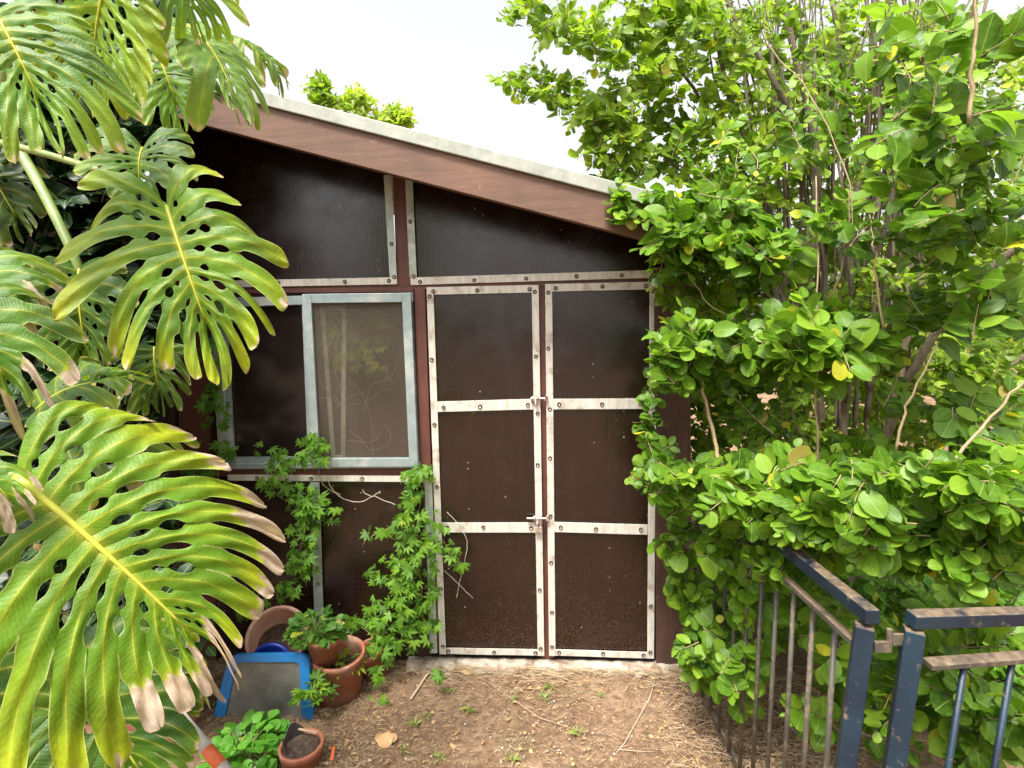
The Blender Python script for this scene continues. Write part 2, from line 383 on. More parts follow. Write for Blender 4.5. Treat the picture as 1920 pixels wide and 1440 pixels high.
# gable panels
zb = wxz((600, 530))[1]; zc = wxz((1000, 520))[1]
xa, xb, xc = wxz((738, 520))[0], wxz((775, 520))[0], wxz((1225, 515))[0]
poly_panel([(XL, zb-.02), (xa, zb-.02), (xa, zroof(xa)-.01), (XL, zroof(XL)-.01)], 'wall_panel')
poly_panel([(xb, zc-.02), (XR, zc-.02), (XR, zroof(XR)-.01), (xb, zroof(xb)-.01)], 'wall_panel')
# lower panels under the window
z1 = wxz((600, 897))[1]
poly_panel([(XL, .03), (wxz((600, 1000))[0], .03), (wxz((592, 900))[0], z1), (XL, z1)], 'wall_panel', WY+.004)
poly_panel([(wxz((598, 1000))[0]-.0, .03), (wxz((812, 1220))[0], .03), (wxz((803, 900))[0], z1), (wxz((590, 900))[0]+.002, z1)], 'wall_panel', WY+.004)
# timber posts and beams
def post(pA, pB, wpx, proud, thick, name='post', mat='wood'):
    A = at(*pA, WY); B = at(*pB, WY); A[1] = B[1] = WY-proud+thick/2; mb = MB()
    mb.obox(A, B, wpx*PX, thick, (1, 0, 0)); return mb.build(name, M[mat], shed, bevel=.003)
post((752, 330), (759, 538), 30, .004, .06)                      # centre gable post
post((787, 541), (800, 905), 21, .008, .06)                      # between window and door
post((813, 905), (822, 1222), 11, .004, .05)
post((356, 520), (380, 1240), 62, .006, .06)                     # left corner board
post((1258, 500), (1262, 1246), 66, .020, .07, mat='oldwood')    # right corner board
post((1240, 520), (1236, 1240), 12, .003, .05)
def beam(pA, pB, wpx, proud, thick=.05, mat='woodx', name='beam'):
    A = at(*pA, WY); B = at(*pB, WY); A[1] = B[1] = WY-proud+thick/2; mb = MB()
    mb.obox(A, B, wpx*PX, thick, (0, 0, 1)); return mb.build(name, M[mat], shed, bevel=.002)
beam((340, 543), (1290, 519), 24, .005)
beam((340, 884), (788, 881), 20, .010)
beam((340, 547), (776, 544), 8, .014)
mbw = MB()                                                         # door jamb timber seen in the gap between the leaves
mbw.box(wxz((1006, 700))[0], wxz((1030, 700))[0], WY-.001, WY+.05, .04, 2.01); mbw.build('post', M['wood'], shed)
# gable trims
t1 = trim((430, 533), (746, 527), 13, .012, 'alu')
for q in ((525, 531), (649, 529), (731, 527)): screw(q, t1)
t2 = trim((728, 330), (739, 521), 14, .013, 'galv')
for q in ((741, 520), (736, 458)): screw(q, t2, .0165)
t3 = trim((768, 335), (776, 520), 14, .013, 'galv')
for q in ((777, 519), (771, 417)): screw(q, t3, .0165)
t4 = trim((771, 528), (1225, 514), 14, .011, 'alu')
for q in ((789, 529), (890, 526), (987, 523), (1081, 519), (1165, 517)): screw(q, t4, .015)
# trims below the window
t5 = trim((430, 894), (806, 897), 12, .012, 'alu')
for q in ((485, 895), (586, 896), (681, 896)): screw(q, t5)
t6 = trim((592, 903), (602, 1226), 19, .010, 'galv')
for q in ((598, 1093), (596, 990)): screw(q, t6, .014)
t7 = trim((804, 903), (814, 1222), 15, .010, 'galv')
for q in ((807, 1000), (811, 1110)): screw(q, t7, .014)
# doors
def door(quad, mids, sts, screws, lbl):
    TL, TR, BR, BL = quad; pr = .014
    d = MB(); vs = []
    q4 = [at(*p, WY) for p in quad]
    pts = [(p[0], p[2]) for p in q4]
    o = poly_panel(pts, 'door', WY-.006, .03)
    if lbl: o['label'] = lbl
    W_ = 13
    def lerp(a, b, f): return (a[0]+(b[0]-a[0])*f, a[1]+(b[1]-a[1])*f)
    trim((TL[0]+W_/2, TL[1]), (BL[0]+W_/2, BL[1]), W_, pr+.002, parent=o, name='door_stile')
    trim((TR[0]-W_/2, TR[1]), (BR[0]-W_/2, BR[1]), W_, pr+.002, parent=o, name='door_stile')
    trim((TL[0]+W_, TL[1]+7), (TR[0]-W_, TR[1]+7), 14, pr, parent=o, name='door_rail')
    trim((BL[0]+W_, BL[1]-6), (BR[0]-W_, BR[1]-6), 13, pr, parent=o, name='door_rail')
    for a, b in mids: trim(a, b, 20, pr, parent=o, name='door_rail')
    for q in screws: screw(q, o, .021)
    return o
dl = door([(801, 539), (1010, 535), (1021, 1226), (825, 1223)], [((821, 762), (1000, 757)), ((829, 987), (1006, 987))], None,
     [(814, 547), (896, 545), (993, 543), (807, 556), (811, 674), (816, 795), (821, 911), (826, 1015), (828, 1101), (832, 1208), (1003, 548), (1005, 668), (1008, 774), (1008, 870), (1012, 1103), (1014, 1212), (833, 763), (901, 761), (990, 758), (840, 986), (907, 986), (996, 987), (842, 1217), (927, 1219), (1004, 1220)], 'left door leaf carrying the two slide bolts')
dr = door([(1022, 533), (1230, 529), (1225, 1231), (1029, 1226)], [((1036, 757), (1212, 756)), ((1038, 986), (1213, 991))], None,
     [(1028, 549), (1028, 653), (1031, 766), (1031, 857), (1032, 965), (1033, 1052), (1035, 1145), (1035, 1209), (1042, 541), (1129, 538), (1210, 537), (1222, 547), (1223, 624), (1221, 720), (1219, 827), (1219, 925), (1219, 1025), (1219, 1133), (1218, 1219), (1048, 757), (1128, 757), (1200, 756), (1051, 986), (1117, 989), (1200, 990), (1048, 1219), (1130, 1221), (1205, 1224)], 'right door leaf, sagging slightly')
# slide bolts
def slide_bolt(cx, cy, long_):
    mb = MB(); c = at(cx, cy, WY); y = WY-.022
    mb.box(c[0]-.026, c[0]+.022, y-.003, y, c[2]-.020, c[2]+.016)
    mb.box(c[0]-.018, c[0]-.010, y-.020, y-.003, c[2]-.004, c[2]+.014); mb.box(c[0]+.008, c[0]+.016, y-.020, y-.003, c[2]-.004, c[2]+.014)
    mb.tube([(c[0]-long_, y-.012, c[2]+.006), (c[0]+.055, y-.012, c[2]+.006)], .0055, 10)
    mb.tube([(c[0]-.004, y-.012, c[2]+.006), (c[0]-.004, y-.026, c[2]-.018), (c[0]-.004, y-.028, c[2]-.034)], .0045, 8)
    mb.box(c[0]+.042, c[0]+.056, y-.019, y+.004, c[2]-.006, c[2]+.018)
    mb.build('slide_bolt', M['bolt'], dl, bevel=.001)
slide_bolt(1006, 748, .03); slide_bolt(1009, 970, .058)
mb = MB(); c = at(1010, 984, WY); y = WY-.034
mb.tube([(c[0]-.012, y, c[2]), (c[0]-.012, y, c[2]+.022), (c[0], y, c[2]+.032), (c[0]+.012, y, c[2]+.022), (c[0]+.012, y, c[2])], .0032, 8)
mb.box(c[0]-.019, c[0]+.019, y-.009, y+.009, c[2]-.030, c[2]+.002)
mb.build('padlock', M['bolt'], dl, bevel=.003)

# window
win = MB()
A_ = wxz((398, 556)); 
def wbox(mb, x0, y0, x1, y1, d0, d1):            # box on the wall from pixel corners, d0..d1 proud
    a, b = wxz((x0, y0)), wxz((x1, y1)); mb.box(a[0], b[0], WY-d1, WY-d0, b[1], a[1])
window = MB()
wbox(window, 396, 560, 776, 566, -.02, .020); wbox(window, 422, 868, 790, 875, -.02, .026)
window.obox(at(770, 550, WY-.005), at(785, 874, WY-.005), .016, .045, (1, 0, 0))
window.obox(at(404, 556, WY-.005), at(422, 872, WY-.005), .050, .030, (1, 0, 0))
wn = window.build('window', M['sash'], shed, bevel=.002)
def quadframe(quad, wpx, y, thick, name, mat, parent):
    q = [at(*p, y) for p in quad]; mb = MB(); w_ = wpx*PX
    mb.obox(q[0]+V((w_/2, 0, 0)), q[3]+V((w_/2, 0, 0)), w_, thick, (1, 0, 0)); mb.obox(q[1]-V((w_/2, 0, 0)), q[2]-V((w_/2, 0, 0)), w_, thick, (1, 0, 0))
    mb.obox(q[0]+V((w_, 0, -w_/2)), q[1]+V((-w_, 0, -w_/2)), w_, thick-.002, (0, 0, 1)); mb.obox(q[3]+V((w_, 0, w_/2)), q[2]+V((-w_, 0, w_/2)), w_, thick-.002, (0, 0, 1))
    return mb.build(name, mat, parent, bevel=.002)
quadframe([(568, 552), (771, 549), (785, 874), (586, 875)], 17, WY-.028, .026, 'sliding_sash', M['sash'], wn)
quadframe([(410, 558), (580, 556), (592, 869), (428, 870)], 14, WY-.004, .020, 'fixed_sash', M['sash'], wn)
quadframe([(600, 572), (650, 572), (648, 862), (622, 862)], 9, WY+.030, .012, 'inner_frame', M['galv'], wn)
q = [at(*p, WY) for p in [(410, 562), (585, 560), (592, 866), (428, 867)]]
poly_panel([(p[0], p[2]) for p in q], 'dark_pane', WY+.008, .004, 'glass', wn)
q = [at(*p, WY-.024) for p in [(578, 560), (766, 560), (776, 868), (590, 868)]]
poly_panel([(p[0], p[2]) for p in q], 'screen_pane', WY-.024, .002, 'screen', wn)
# interior box, roof, side walls
mb = MB()
mb.box(XL, XR, 4.40, 4.43, 0, 2.2); mb.build('back_wall', M['dark'], shed)
mb = MB(); mb.box(XL-.02, XL, WY+.02, 4.4, 0, 2.98); mb.build('side_wall', M['oldwood'], shed)
mb = MB(); mb.box(XR-.02, XR, WY+.04, 4.4, 0, 2.2); mb.build('side_wall', M['oldwood'], shed)
mb = MB(); mb.box(wxz((590, 600))[0]-.45, wxz((790, 600))[0]+.02, WY+.16, WY+.18, .9, 2.0); mb.build('inner_board', M['oldwood'], shed)
x0, x1 = -2.35, .47
def slab(xa, xb, ya, yb, lo, hi):                 # slab that follows the roof slope, lo/hi above zroof
    mb = MB(); vs = [(x, y, zroof(x)+h) for x in (xa, xb) for y in (ya, yb) for h in (lo, hi)]
    mb.add(vs, [(0, 1, 3, 2), (4, 6, 7, 5), (0, 4, 5, 1), (2, 3, 7, 6), (0, 2, 6, 4), (1, 5, 7, 3)]); return mb
rf = slab(x0, x1+.34, 2.40, 4.6, .002, .045).build('roof', M['cap'], shed)
slab(x0, x1+.36, 2.345, 2.398, -.003, .056).build('roof_edge', M['cap'], rf, bevel=.004)
slab(x0, x1+.30, 2.402, WY-.002, -.022, -.002).build('soffit', M['soffit'], shed)
slab(x0, x1, 2.36, 2.40, -.152, -.004).build('fascia', M['fascia'], shed, bevel=.003)
slab(x1+.002, x1+.31, 2.362, 2.40, -.150, -.004).build('fascia', M['oldwood'], shed, bevel=.003)
# concrete threshold
mb = MB(); n = 40; vs = []; fs = []
for i in range(n+1):
    x = -.78+1.5*i/n; j1 = .006*math.sin(i*1.7)+.004*math.sin(i*4.1); j2 = .005*math.sin(i*2.3+1)
    vs += [(x, WY+.02, -.03), (x, WY+.02, .036+j2*.4), (x, WY-.045+j1, .032+j2), (x, WY-.070+j1*1.5, .014+j2), (x, WY-.085+j1*2, -.03)]
for i in range(n):
    for j in range(4): a = i*5+j; fs.append((a, a+5, a+6, a+1))
mb.add(vs, fs); mb.build('threshold', M['conc'], shed, True)

# ================================================================== LEAF CLOUDS
def tmpl_ovate(wd=.36, fold=.16, bend=.22, base=.10, ys=(0, .07, .2, .38, .58, .76, .9, 1.0), ws=(0, .40, .80, 1.0, .96, .70, .34, 0)):
    v = []; uv = []; m_ = len(ys)
    for i, (y, w_) in enumerate(zip(ys, ws)):
        z = -bend*y*y
        v.append((0, base+y, z)); uv.append((.5, y))
        if 0 < i < m_-1:
            for s_ in (-1, 1): v.append((s_*w_*wd, base+y, z+fold*w_*wd+.02*math.sin(i*2.2+s_))); uv.append((.5+s_*w_*.5, y))
    idx = {}; k = 0
    for i in range(m_):
        idx[(i, 0)] = k; k += 1
        if 0 < i < m_-1: idx[(i, -1)] = k; idx[(i, 1)] = k+1; k += 2
    f = []
    for s_ in (-1, 1):
        for i in range(m_-1):
            a, b = idx[(i, 0)], idx[(i+1, 0)]
            if i == 0: q_ = (a, b, idx[(1, s_)])
            elif i == m_-2: q_ = (a, b, idx[(i, s_)])
            else: q_ = (a, b, idx[(i+1, s_)], idx[(i, s_)])
            f.append(q_ if s_ == -1 else q_[::-1])
    return np.array(v), f, np.array(uv)
def tmpl_simple(wd=.33):
    v = np.array([(0, .05, 0), (-wd, .5, .06), (wd, .5, .06), (0, 1, -.12), (0, .5, -.03)])
    return v, [(0, 4, 1), (4, 3, 1), (0, 2, 4), (4, 2, 3)], np.array([(.5, 0), (0, .5), (1, .5), (.5, 1), (.5, .5)])
def tmpl_palm(n=5, wd=.165, spread=rad(150)):
    v = []; f = []; uv = []
    for k in range(n):
        a = -spread/2 + spread*k/(n-1); L = 1-.28*abs(k-(n-1)/2)/((n-1)/2); ca, sa = math.cos(a), math.sin(a)
        loc = [(0, 0, 0), (-wd, .34, .03), (-wd*.85, .66, .0), (0, 1, -.16), (wd*.85, .66, .0), (wd, .34, .03), (0, .34, -.01), (0, .66, -.06)]
        b = len(v)
        for (x, y, z), u in zip(loc, [(.5, 0), (0, .34), (0, .66), (.5, 1), (1, .66), (1, .34), (.5, .34), (.5, .66)]):
            x, y, z = x*L, y*L+.05, z*L; v.append((x*ca+y*sa, -x*sa+y*ca, z)); uv.append(u)
        f += [(b, b+6, b+1), (b+1, b+6, b+7, b+2), (b+2, b+7, b+3), (b, b+5, b+6), (b+6, b+5, b+4, b+7), (b+7, b+4, b+3)]
    return np.array(v), f, np.array(uv)
T_OV, T_RND, T_SIM, T_PALM, T_TRI = tmpl_ovate(), tmpl_ovate(.40, .2, .16, .08, (0, .06, .2, .42, .64, .84, .96, 1.0), (0, .42, .84, 1.0, .98, .70, .32, 0)), tmpl_simple(), tmpl_palm(), tmpl_palm(3, .27, rad(110))
def cloud(name, mat, P, D, Nn, size, parent=None, tm=T_OV, rnd=None, wvar=.20):
    """one mesh of many leaves: positions P, axes D, normals Nn, lengths size"""
    P, D, Nn = np.asarray(P), unit(D), np.asarray(Nn); n = len(P)
    side = unit(np.cross(D, Nn)); Nn = np.cross(side, D)
    tv, tf, tuv = tm; size = np.broadcast_to(np.asarray(size, float), (n,))
    ws = 1 + wvar*rng.normal(size=n); fl = 1 + .9*rng.normal(size=n); tw = rng.normal(size=n)*.10
    X = tv[None, :, 0]*ws[:, None]; Y_ = np.broadcast_to(tv[None, :, 1], X.shape); Z = tv[None, :, 2]*fl[:, None] + X*Y_*tw[:, None]*3
    co = P[:, None, :] + size[:, None, None]*(X[..., None]*side[:, None] + Y_[..., None]*D[:, None] + Z[..., None]*Nn[:, None])
    co = co.reshape(-1, 3); nv = len(tv)
    me = bpy.data.meshes.new(name); me.vertices.add(len(co)); me.vertices.foreach_set('co', co.ravel().astype(np.float32))
    loops = np.concatenate([np.array(f) for f in tf]); lens = np.array([len(f) for f in tf])
    allloops = (loops[None, :] + (np.arange(n)*nv)[:, None]).ravel()
    alllens = np.tile(lens, n); starts = np.concatenate([[0], np.cumsum(alllens)[:-1]])
    me.loops.add(len(allloops)); me.loops.foreach_set('vertex_index', allloops.astype(np.int32))
    me.polygons.add(len(alllens)); me.polygons.foreach_set('loop_start', starts.astype(np.int32))
    try: me.polygons.foreach_set('loop_total', alllens.astype(np.int32))
    except Exception: pass
    me.update(calc_edges=True)
    ul = me.uv_layers.new(name='UVMap'); ul.data.foreach_set('uv', np.tile(tuv[loops], (n, 1)).ravel().astype(np.float32))
    if rnd is None: rnd = rng.random(n)
    at_ = me.attributes.new('rnd', 'FLOAT', 'POINT'); at_.data.foreach_set('value', np.repeat(rnd, nv).astype(np.float32))
    return link_mesh(name, me, mat, parent, True)
def multi_tube(name, mat, paths, rad0, rad1, parent=None, n=5):
    mb = MB()
    for i, p in enumerate(paths):
        r0 = rad0[i] if hasattr(rad0, '__len__') else rad0; r1 = rad1[i] if hasattr(rad1, '__len__') else rad1
        k = len(p); mb.tube(p, [r0+(r1-r0)*j/(k-1) for j in range(k)], n, False)
    return mb.build(name, mat, parent, True)
def sprays(zones, rootf=None, dirb=(0, -.35, .25)):
    """leafy twigs: each zone (px, py, rx, ry, Y, dY, count, leaf length, nodes) -> leaf arrays and twig paths"""
    P, D, Nn, Sz, Rn, paths = [], [], [], [], [], []
    for (px, py, rx, ry, Y, dY, cnt, L, K) in zones:
        for _ in range(cnt):
            a, r = rng.random()*2*math.pi, math.sqrt(rng.random())
            yy = Y + dY*(rng.random()-.5)*2
            c = at(px+rx*r*math.cos(a), py+ry*r*math.sin(a), yy)
            d = unit(V(dirb) + rng.normal(size=3)*(.75, .55, .6) + (V((math.cos(a)*rx, 0, -math.sin(a)*ry))/max(rx, ry))*r*.7)
            k = max(3, int(K*(.7+.6*rng.random()))); sp = L*.42; tl = sp*k
            path = []; p = c - d*tl*.5; dd = d.copy(); up = unit(V((0, -.55, .85)) + rng.normal(size=3)*.3)
            bright = rng.normal()*.12
            for i in range(k+1):
                path.append(p.copy())
                f = i/k; s_ = L*(1.1-.6*f**2)*(.62+.62*rng.random())
                sd_ = unit(np.cross(dd, up))
                tips = (sd_, -sd_) if i < k else (sd_*.25,)
                for q_ in tips:
                    ax = unit(q_*(.9) + dd*(.55+.4*f) + rng.normal(size=3)*.22)
                    P.append(p + ax*.004); D.append(ax); Nn.append(unit(up + rng.normal(size=3)*.42)); Sz.append(s_)
                    Rn.append(np.clip(.33 + bright + .22*f + .22*rng.normal(), 0, .90) if rng.random() > (.018 + .07*(f > .85)) else .93+.07*rng.random())
                p = p + dd*sp; dd = unit(dd + rng.normal(size=3)*.10 + V((0, 0, -.03)))
            paths.append(path)
    return np.array(P), np.array(D), np.array(Nn), np.array(Sz), np.array(Rn), paths
def foliage(root, zones, mat, tm=T_OV, twigmat='twig', twig=.0022, dirb=(0, -.35, .25), name='foliage'):
    P, D, Nn, Sz, Rn, paths = sprays(zones, dirb=dirb)
    cloud(name, M[mat], P, D, Nn, Sz, root, tm, Rn)['kind'] = 'stuff'
    multi_tube('twigs', M[twigmat], paths, twig, twig*.5, root, 4)['kind'] = 'stuff'
def pxpath(pts, jit=0.0, sub=4):
    """smooth polyline through (px,py,Y) pixels"""
    W_ = [at(*p) for p in pts]; out = []
    for i in range(len(W_)-1):
        p0, p1, p2, p3 = W_[max(i-1, 0)], W_[i], W_[i+1], W_[min(i+2, len(W_)-1)]
        for k in range(sub):
            t = k/sub; out.append(.5*((2*p1)+(-p0+p2)*t+(2*p0-5*p1+4*p2-p3)*t*t+(-p0+3*p1-3*p2+p3)*t**3) + rng.normal(size=3)*jit)
    out.append(W_[-1]); return out

# ================================================================== MONSTERA
def sstep(a, b, x): 
    t = np.clip((x-a)/(b-a), 0, 1); return t*t*(3-2*t)
def monstera_leaf(parent, B, T, L, nrm, NL=9, th0=130, th1=22, curve=30, droop=.35, arch=.25, sf=(.45, .6), seed=1, holes=2,
                  dead=.1, yellow=.35, tint=(.075, .19, .03), side_scale=(1, 1), slit=.42, lobes_dead=(), curl=.10, fold=.12, peak=.3, tipL=.5, baseL=.8, label=None, dark=1.0):
    r = np.random.default_rng(seed); B, T = V(B), V(T); ax = unit(T-B); n0 = unit(V(nrm)-ax*(V(nrm)@ax)); bb = np.cross(ax, n0)
    ln = np.linalg.norm(T-B)
    vs, fs, cs, uvl = [], [], [], []
    g = V((0, 0, -1.))
    def mid(t): return B + (T-B)*t + n0*arch*ln*(4*t*(1-t))*.35 + g*droop*ln*.25*t**2
    ns = 54; s = np.linspace(0, 1, ns)**.92
    wq = np.array([-1, -.90, -.6, -.3, -.07, 0, .07, .3, .6, .90, 1])
    green = V(tint)*V((1.0, .98, .55)); yel = V((.50, .50, .015)); tan_ = V((.60, .45, .34)); veinc = V((.58, .56, .07)); edgec = V((.55, .56, .22)); lt = V((.24, .42, .02))
    from mathutils import noise as mn
    for side in (-1, 1):
        bt = np.linspace(0, 1, NL+1)**1.08; bt[1:-1] += r.normal(size=NL-1)*.16/NL
        bsf = np.array([sf[0]+(sf[1]-sf[0])*r.random() + .07*r.normal() for _ in range(NL+1)]); bsf = np.clip(bsf, .18, .86)
        bh = []
        for j in range(NL+1):
            hl = []
            if 0 < j < NL:
                lim = bsf[j]-.05; c = .10+.05*r.random()
                for h in range(holes):
                    rr_ = (.028+.034*r.random())*(1+h*.45); c2 = c+rr_
                    if c2+rr_ > lim: break
                    hl.append((c2, rr_, min(.55, (.22+.28*r.random())*(1+.12*h)))); c = c2+rr_+.035+.03*r.random()
            bh.append(hl)
        for i in range(NL):
            ta, tb = bt[i], bt[i+1]; tc = (ta+tb)/2; dt = tb-ta
            dl_ = r.normal()*.12; tw = r.normal()*curl*1.6; cr = r.normal()*curl; dro = r.random()*curl*1.6
            hook = r.random() < .5 if side > 0 else r.random() < .5; isdead = (side, i) in lobes_dead; ds = 1-dead*(.15+1.6*r.random()**2) if not isdead else .34+.2*r.random()
            ys = r.random(); sl_ = slit*(.7+.6*r.random()); sfm = min(bsf[i], bsf[i+1])
            hs_ = []
            for j, sg in ((i, -1), (i+1, 1)):
                h = 1 - sl_*sstep(bsf[j], min(1, bsf[j]+.08), s)
                for (c, rr_, a_) in bh[j]:
                    inside = np.clip(1-((s-c)/rr_)**2, 0, 1); h = h - a_*np.sqrt(inside)
                t0_ = .93 if (sg > 0) == hook else .78; tipr = np.clip((s-t0_)/(1-t0_), 0, 1); h = h*np.sqrt(np.clip(1-.97*tipr**(2.6 if t0_ > .9 else 1.7), 0, 1))
                hs_.append(np.clip(h, .05, 1))
            if isdead: 
                for q_ in range(2): hs_[q_] = hs_[q_]*(1-.35*sstep(ds, 1, s))
            base = len(vs); acc = np.zeros((len(wq), 3)); prev = 0
            ext = np.clip(s-sfm, 0, 1)/(1-sfm)
            ph = r.random()*6
            for k in range(ns):
                sk = s[k]; sl_k = sk + dl_*max(0, sk-sfm)
                for qi, w_ in enumerate(wq):
                    hw = hs_[0][k] if w_ < 0 else hs_[1][k]
                    t = tc + w_*hw*dt/2
                    Lt = L*side_scale[0 if side < 0 else 1]*(baseL+(1-baseL)*sstep(0, peak, np.array(t)) if t < peak else 1-(1-tipL)*sstep(peak, 1.0, np.array(t)))
                    th_0 = rad(th0+(th1-th0)*t**.8); cv = rad(curve)
                    # closed-form integral of a direction turning by cv over s
                    if abs(cv) > 1e-3:
                        ia = (math.sin(th_0)-math.sin(th_0-cv*sk))/cv; ib = (math.cos(th_0-cv*sk)-math.cos(th_0))/cv
                    else: ia, ib = math.cos(th_0)*sk, math.sin(th_0)*sk
                    f_ = sl_k/max(sk, 1e-4) if sk > 0 else 1
                    p = mid(t) + Lt*f_*(ia*ax + side*ib*bb)
                    e = ext[k]
                    hgt = arch*.45*math.sin(min(sk, 1)*math.pi*.8) - fold*(-1)*sk*.6
                    p = p + n0*Lt*(hgt + .018*math.sin(17*sk+5*w_+ph)*sk + .016*(abs(w_)**1.3-1)*-1*(1-.3*sk) + cr*e*e + tw*w_*hw*e*.35 + .012*math.sin(9*sk+ph)*e + (.014*math.sin(31*sk+ph)*w_ + .05*(abs(w_)-.5)*min(1, max(0, (sk-ds)/.1)))*(1 if sk > ds else 0))
                    p = p + g*Lt*(droop*sk*sk + dro*e*e + (.30*sstep(ds, 1, np.array(sk)) if isdead else 0))
                    vs.append(p); uvl.append((w_, sk))
                    # colour
                    nz = mn.noise(Vector((float(p[0])*9, float(p[1])*9, float(p[2])*9)))
                    cc = green*(1+.25*nz) + (lt-green)*np.clip(.25+.5*nz, 0, 1)*.5
                    yv = yellow*np.clip(sstep(.45, 1.05, np.array(sk+.25*nz))*(.4+.9*ys), 0, 1)
                    cc = cc*(1-yv)+yel*yv
                    vm = math.exp(-(w_/.055)**2)*(1-.55*sk); vm = max(vm, .85*math.exp(-(sk/.035)**2)); cc = cc*(1-.75*vm)+veinc*.75*vm
                    vm2 = .30*math.exp(-((w_)/.35)**2)*(1-sk)*yellow; cc = cc*(1-vm2)+yel*vm2
                    if abs(w_) > .95 and (hw < .985 or sk > .5): cc = cc*.35+edgec*.65
                    dm = float(sstep(ds-.012, ds+.012, np.array(sk + .05*nz + .03*math.sin(w_*5+ph))))
                    tcol = tan_*(.80+.6*nz+.14*math.sin(w_*17+sk*9))
                    yb = math.exp(-((sk-ds)/.03)**2)*.5 if dead > 0 or isdead else 0; cc = cc*(1-yb)+yel*yb
                    cc = cc*(1-dm)+tcol*dm
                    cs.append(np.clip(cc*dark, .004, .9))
            m_ = len(wq)
            for k in range(ns-1):
                for q_ in range(m_-1):
                    a = base+k*m_+q_; f4 = (a, a+1, a+m_+1, a+m_)
                    fs.append(f4 if side > 0 else f4[::-1])
    me = bpy.data.meshes.new('leaf'); me.from_pydata([tuple(map(float, v)) for v in vs], [], fs); me.update()
    ul = me.uv_layers.new(name='UVMap'); li = np.empty(len(me.loops), dtype=np.int32); me.loops.foreach_get('vertex_index', li)
    ul.data.foreach_set('uv', np.array(uvl)[li].ravel().astype(np.float32))
    ca = me.color_attributes.new('leafcol', 'FLOAT_COLOR', 'POINT')
    ca.data.foreach_set('color', np.hstack([np.array(cs), np.ones((len(cs), 1))]).ravel().astype(np.float32))
    o = link_mesh('leaf', me, M['monstera'], parent, True)
    if label: o['label'] = label
    mb = MB(); mb.tube([mid(t) + n0*.0035 for t in np.linspace(0, .97, 16)], list(np.linspace(.0072, .0016, 16)*min(1.2, ln/.38)), 8)
    mb.build('midrib', M['midrib'], o, True)
    return o, mid
M['midrib'] = basic('yellow_midrib', (.34, .38, .04), (.46, .46, .05), .4, 20)

mon = tag(empty('monstera_plant', tuple(at(-260, 1300, 1.9)*V((1, 1, 0)))), 'large split leaf monstera with yellowing, brown tipped leaves overhanging the left side', 'plant')
def mleaf(b, t, L, n, pet=None, **k):
    o, mid = monstera_leaf(mon, at(*b), at(*t), L, n, **k)
    if pet:
        mb = MB(); pts = pxpath([b]+list(pet), .0, 6); mb.tube(pts, list(np.linspace(.007, .013, len(pts))), 8); mb.build('petiole', M['stem'], mon, True)
    return o
# big lower leaf
mleaf((30, 893, 1.02), (352, 1165, 1.10), .375, (.35, -.75, .75), None, NL=12, th0=140, th1=24, curve=44, droop=.20, arch=.14, sf=(.52, .74), seed=5, holes=6,
      dead=.16, yellow=.55, tint=(.085, .20, .012), lobes_dead=((1, 11), (-1, 10), (-1, 11)), slit=.26, fold=-.05, peak=.4, tipL=.36, baseL=.80, curl=.07,
      label='big yellow green leaf with tan dead tips, lowest of the bright leaves')
# middle hero leaf
mleaf((313, 388, 1.35), (386, 595, 1.32), .245, (.30, -.85, .50), ((200, 325, 1.45), (0, 268, 1.5), (-150, 250, 1.6)), NL=9, th0=165, th1=14, curve=36, droop=.20, arch=.26, sf=(.36, .58), seed=12, holes=3,
      dead=.02, yellow=.6, tint=(.085, .20, .022), slit=.30, fold=-.10, peak=.4, tipL=.60, baseL=.90, curl=.17,
      label='broad bright leaf with oval holes hanging before the window')
mleaf((268, 278, 1.50), (262, 345, 1.45), .155, (.3, -.9, .45), None, NL=6, th0=150, th1=20, curve=30, droop=.10, arch=.3, sf=(.5, .7), seed=21, holes=2, dead=.02, yellow=.15, tint=(.045, .14, .035), slit=.25, curl=.1)
# top left hanging leaf
mleaf((-10, 22, 1.15), (70, 170, 1.15), .245, (.45, -.7, .35), None, NL=8, th0=115, th1=15, curve=35, droop=.28, arch=.2, sf=(.45, .65), seed=31, holes=2, dead=.01, yellow=.2, tint=(.075, .19, .04), slit=.24, curl=.12)
# top leaf seen from below, yellow green
mleaf((205, -50, 1.3), (175, 125, 1.35), .205, (.1, -1, .1), None, NL=9, th0=100, th1=20, curve=20, droop=.15, arch=.1, sf=(.72, .86), seed=41, holes=4, dead=.01, yellow=.5, tint=(.14, .27, .015), slit=.15, curl=.05)
# pale drooping leaf across the roof end
mleaf((352, 50, 1.5), (440, 185, 1.5), .155, (.65, -.5, .45), None, NL=7, th0=125, th1=10, curve=35, droop=.26, arch=.35, sf=(.45, .62), seed=51, holes=1, dead=.02, yellow=.15, tint=(.12, .24, .09), slit=.25, curl=.18, fold=-.2)
mleaf((300, 110, 1.65), (330, 190, 1.65), .16, (.3, -.8, .5), None, NL=6, th0=125, th1=15, curve=30, droop=.2, arch=.3, sf=(.5, .65), seed=63, holes=1, dead=.02, yellow=.1, tint=(.06, .17, .04), slit=.25, curl=.15)
mleaf((322, 55, 1.6), (462, 140, 1.62), .10, (.3, -.7, .6), None, NL=6, th0=115, th1=15, curve=30, droop=.35, arch=.3, sf=(.45, .6), seed=64, holes=1, dead=.03, yellow=.15, tint=(.10, .21, .06), slit=.3, curl=.18)
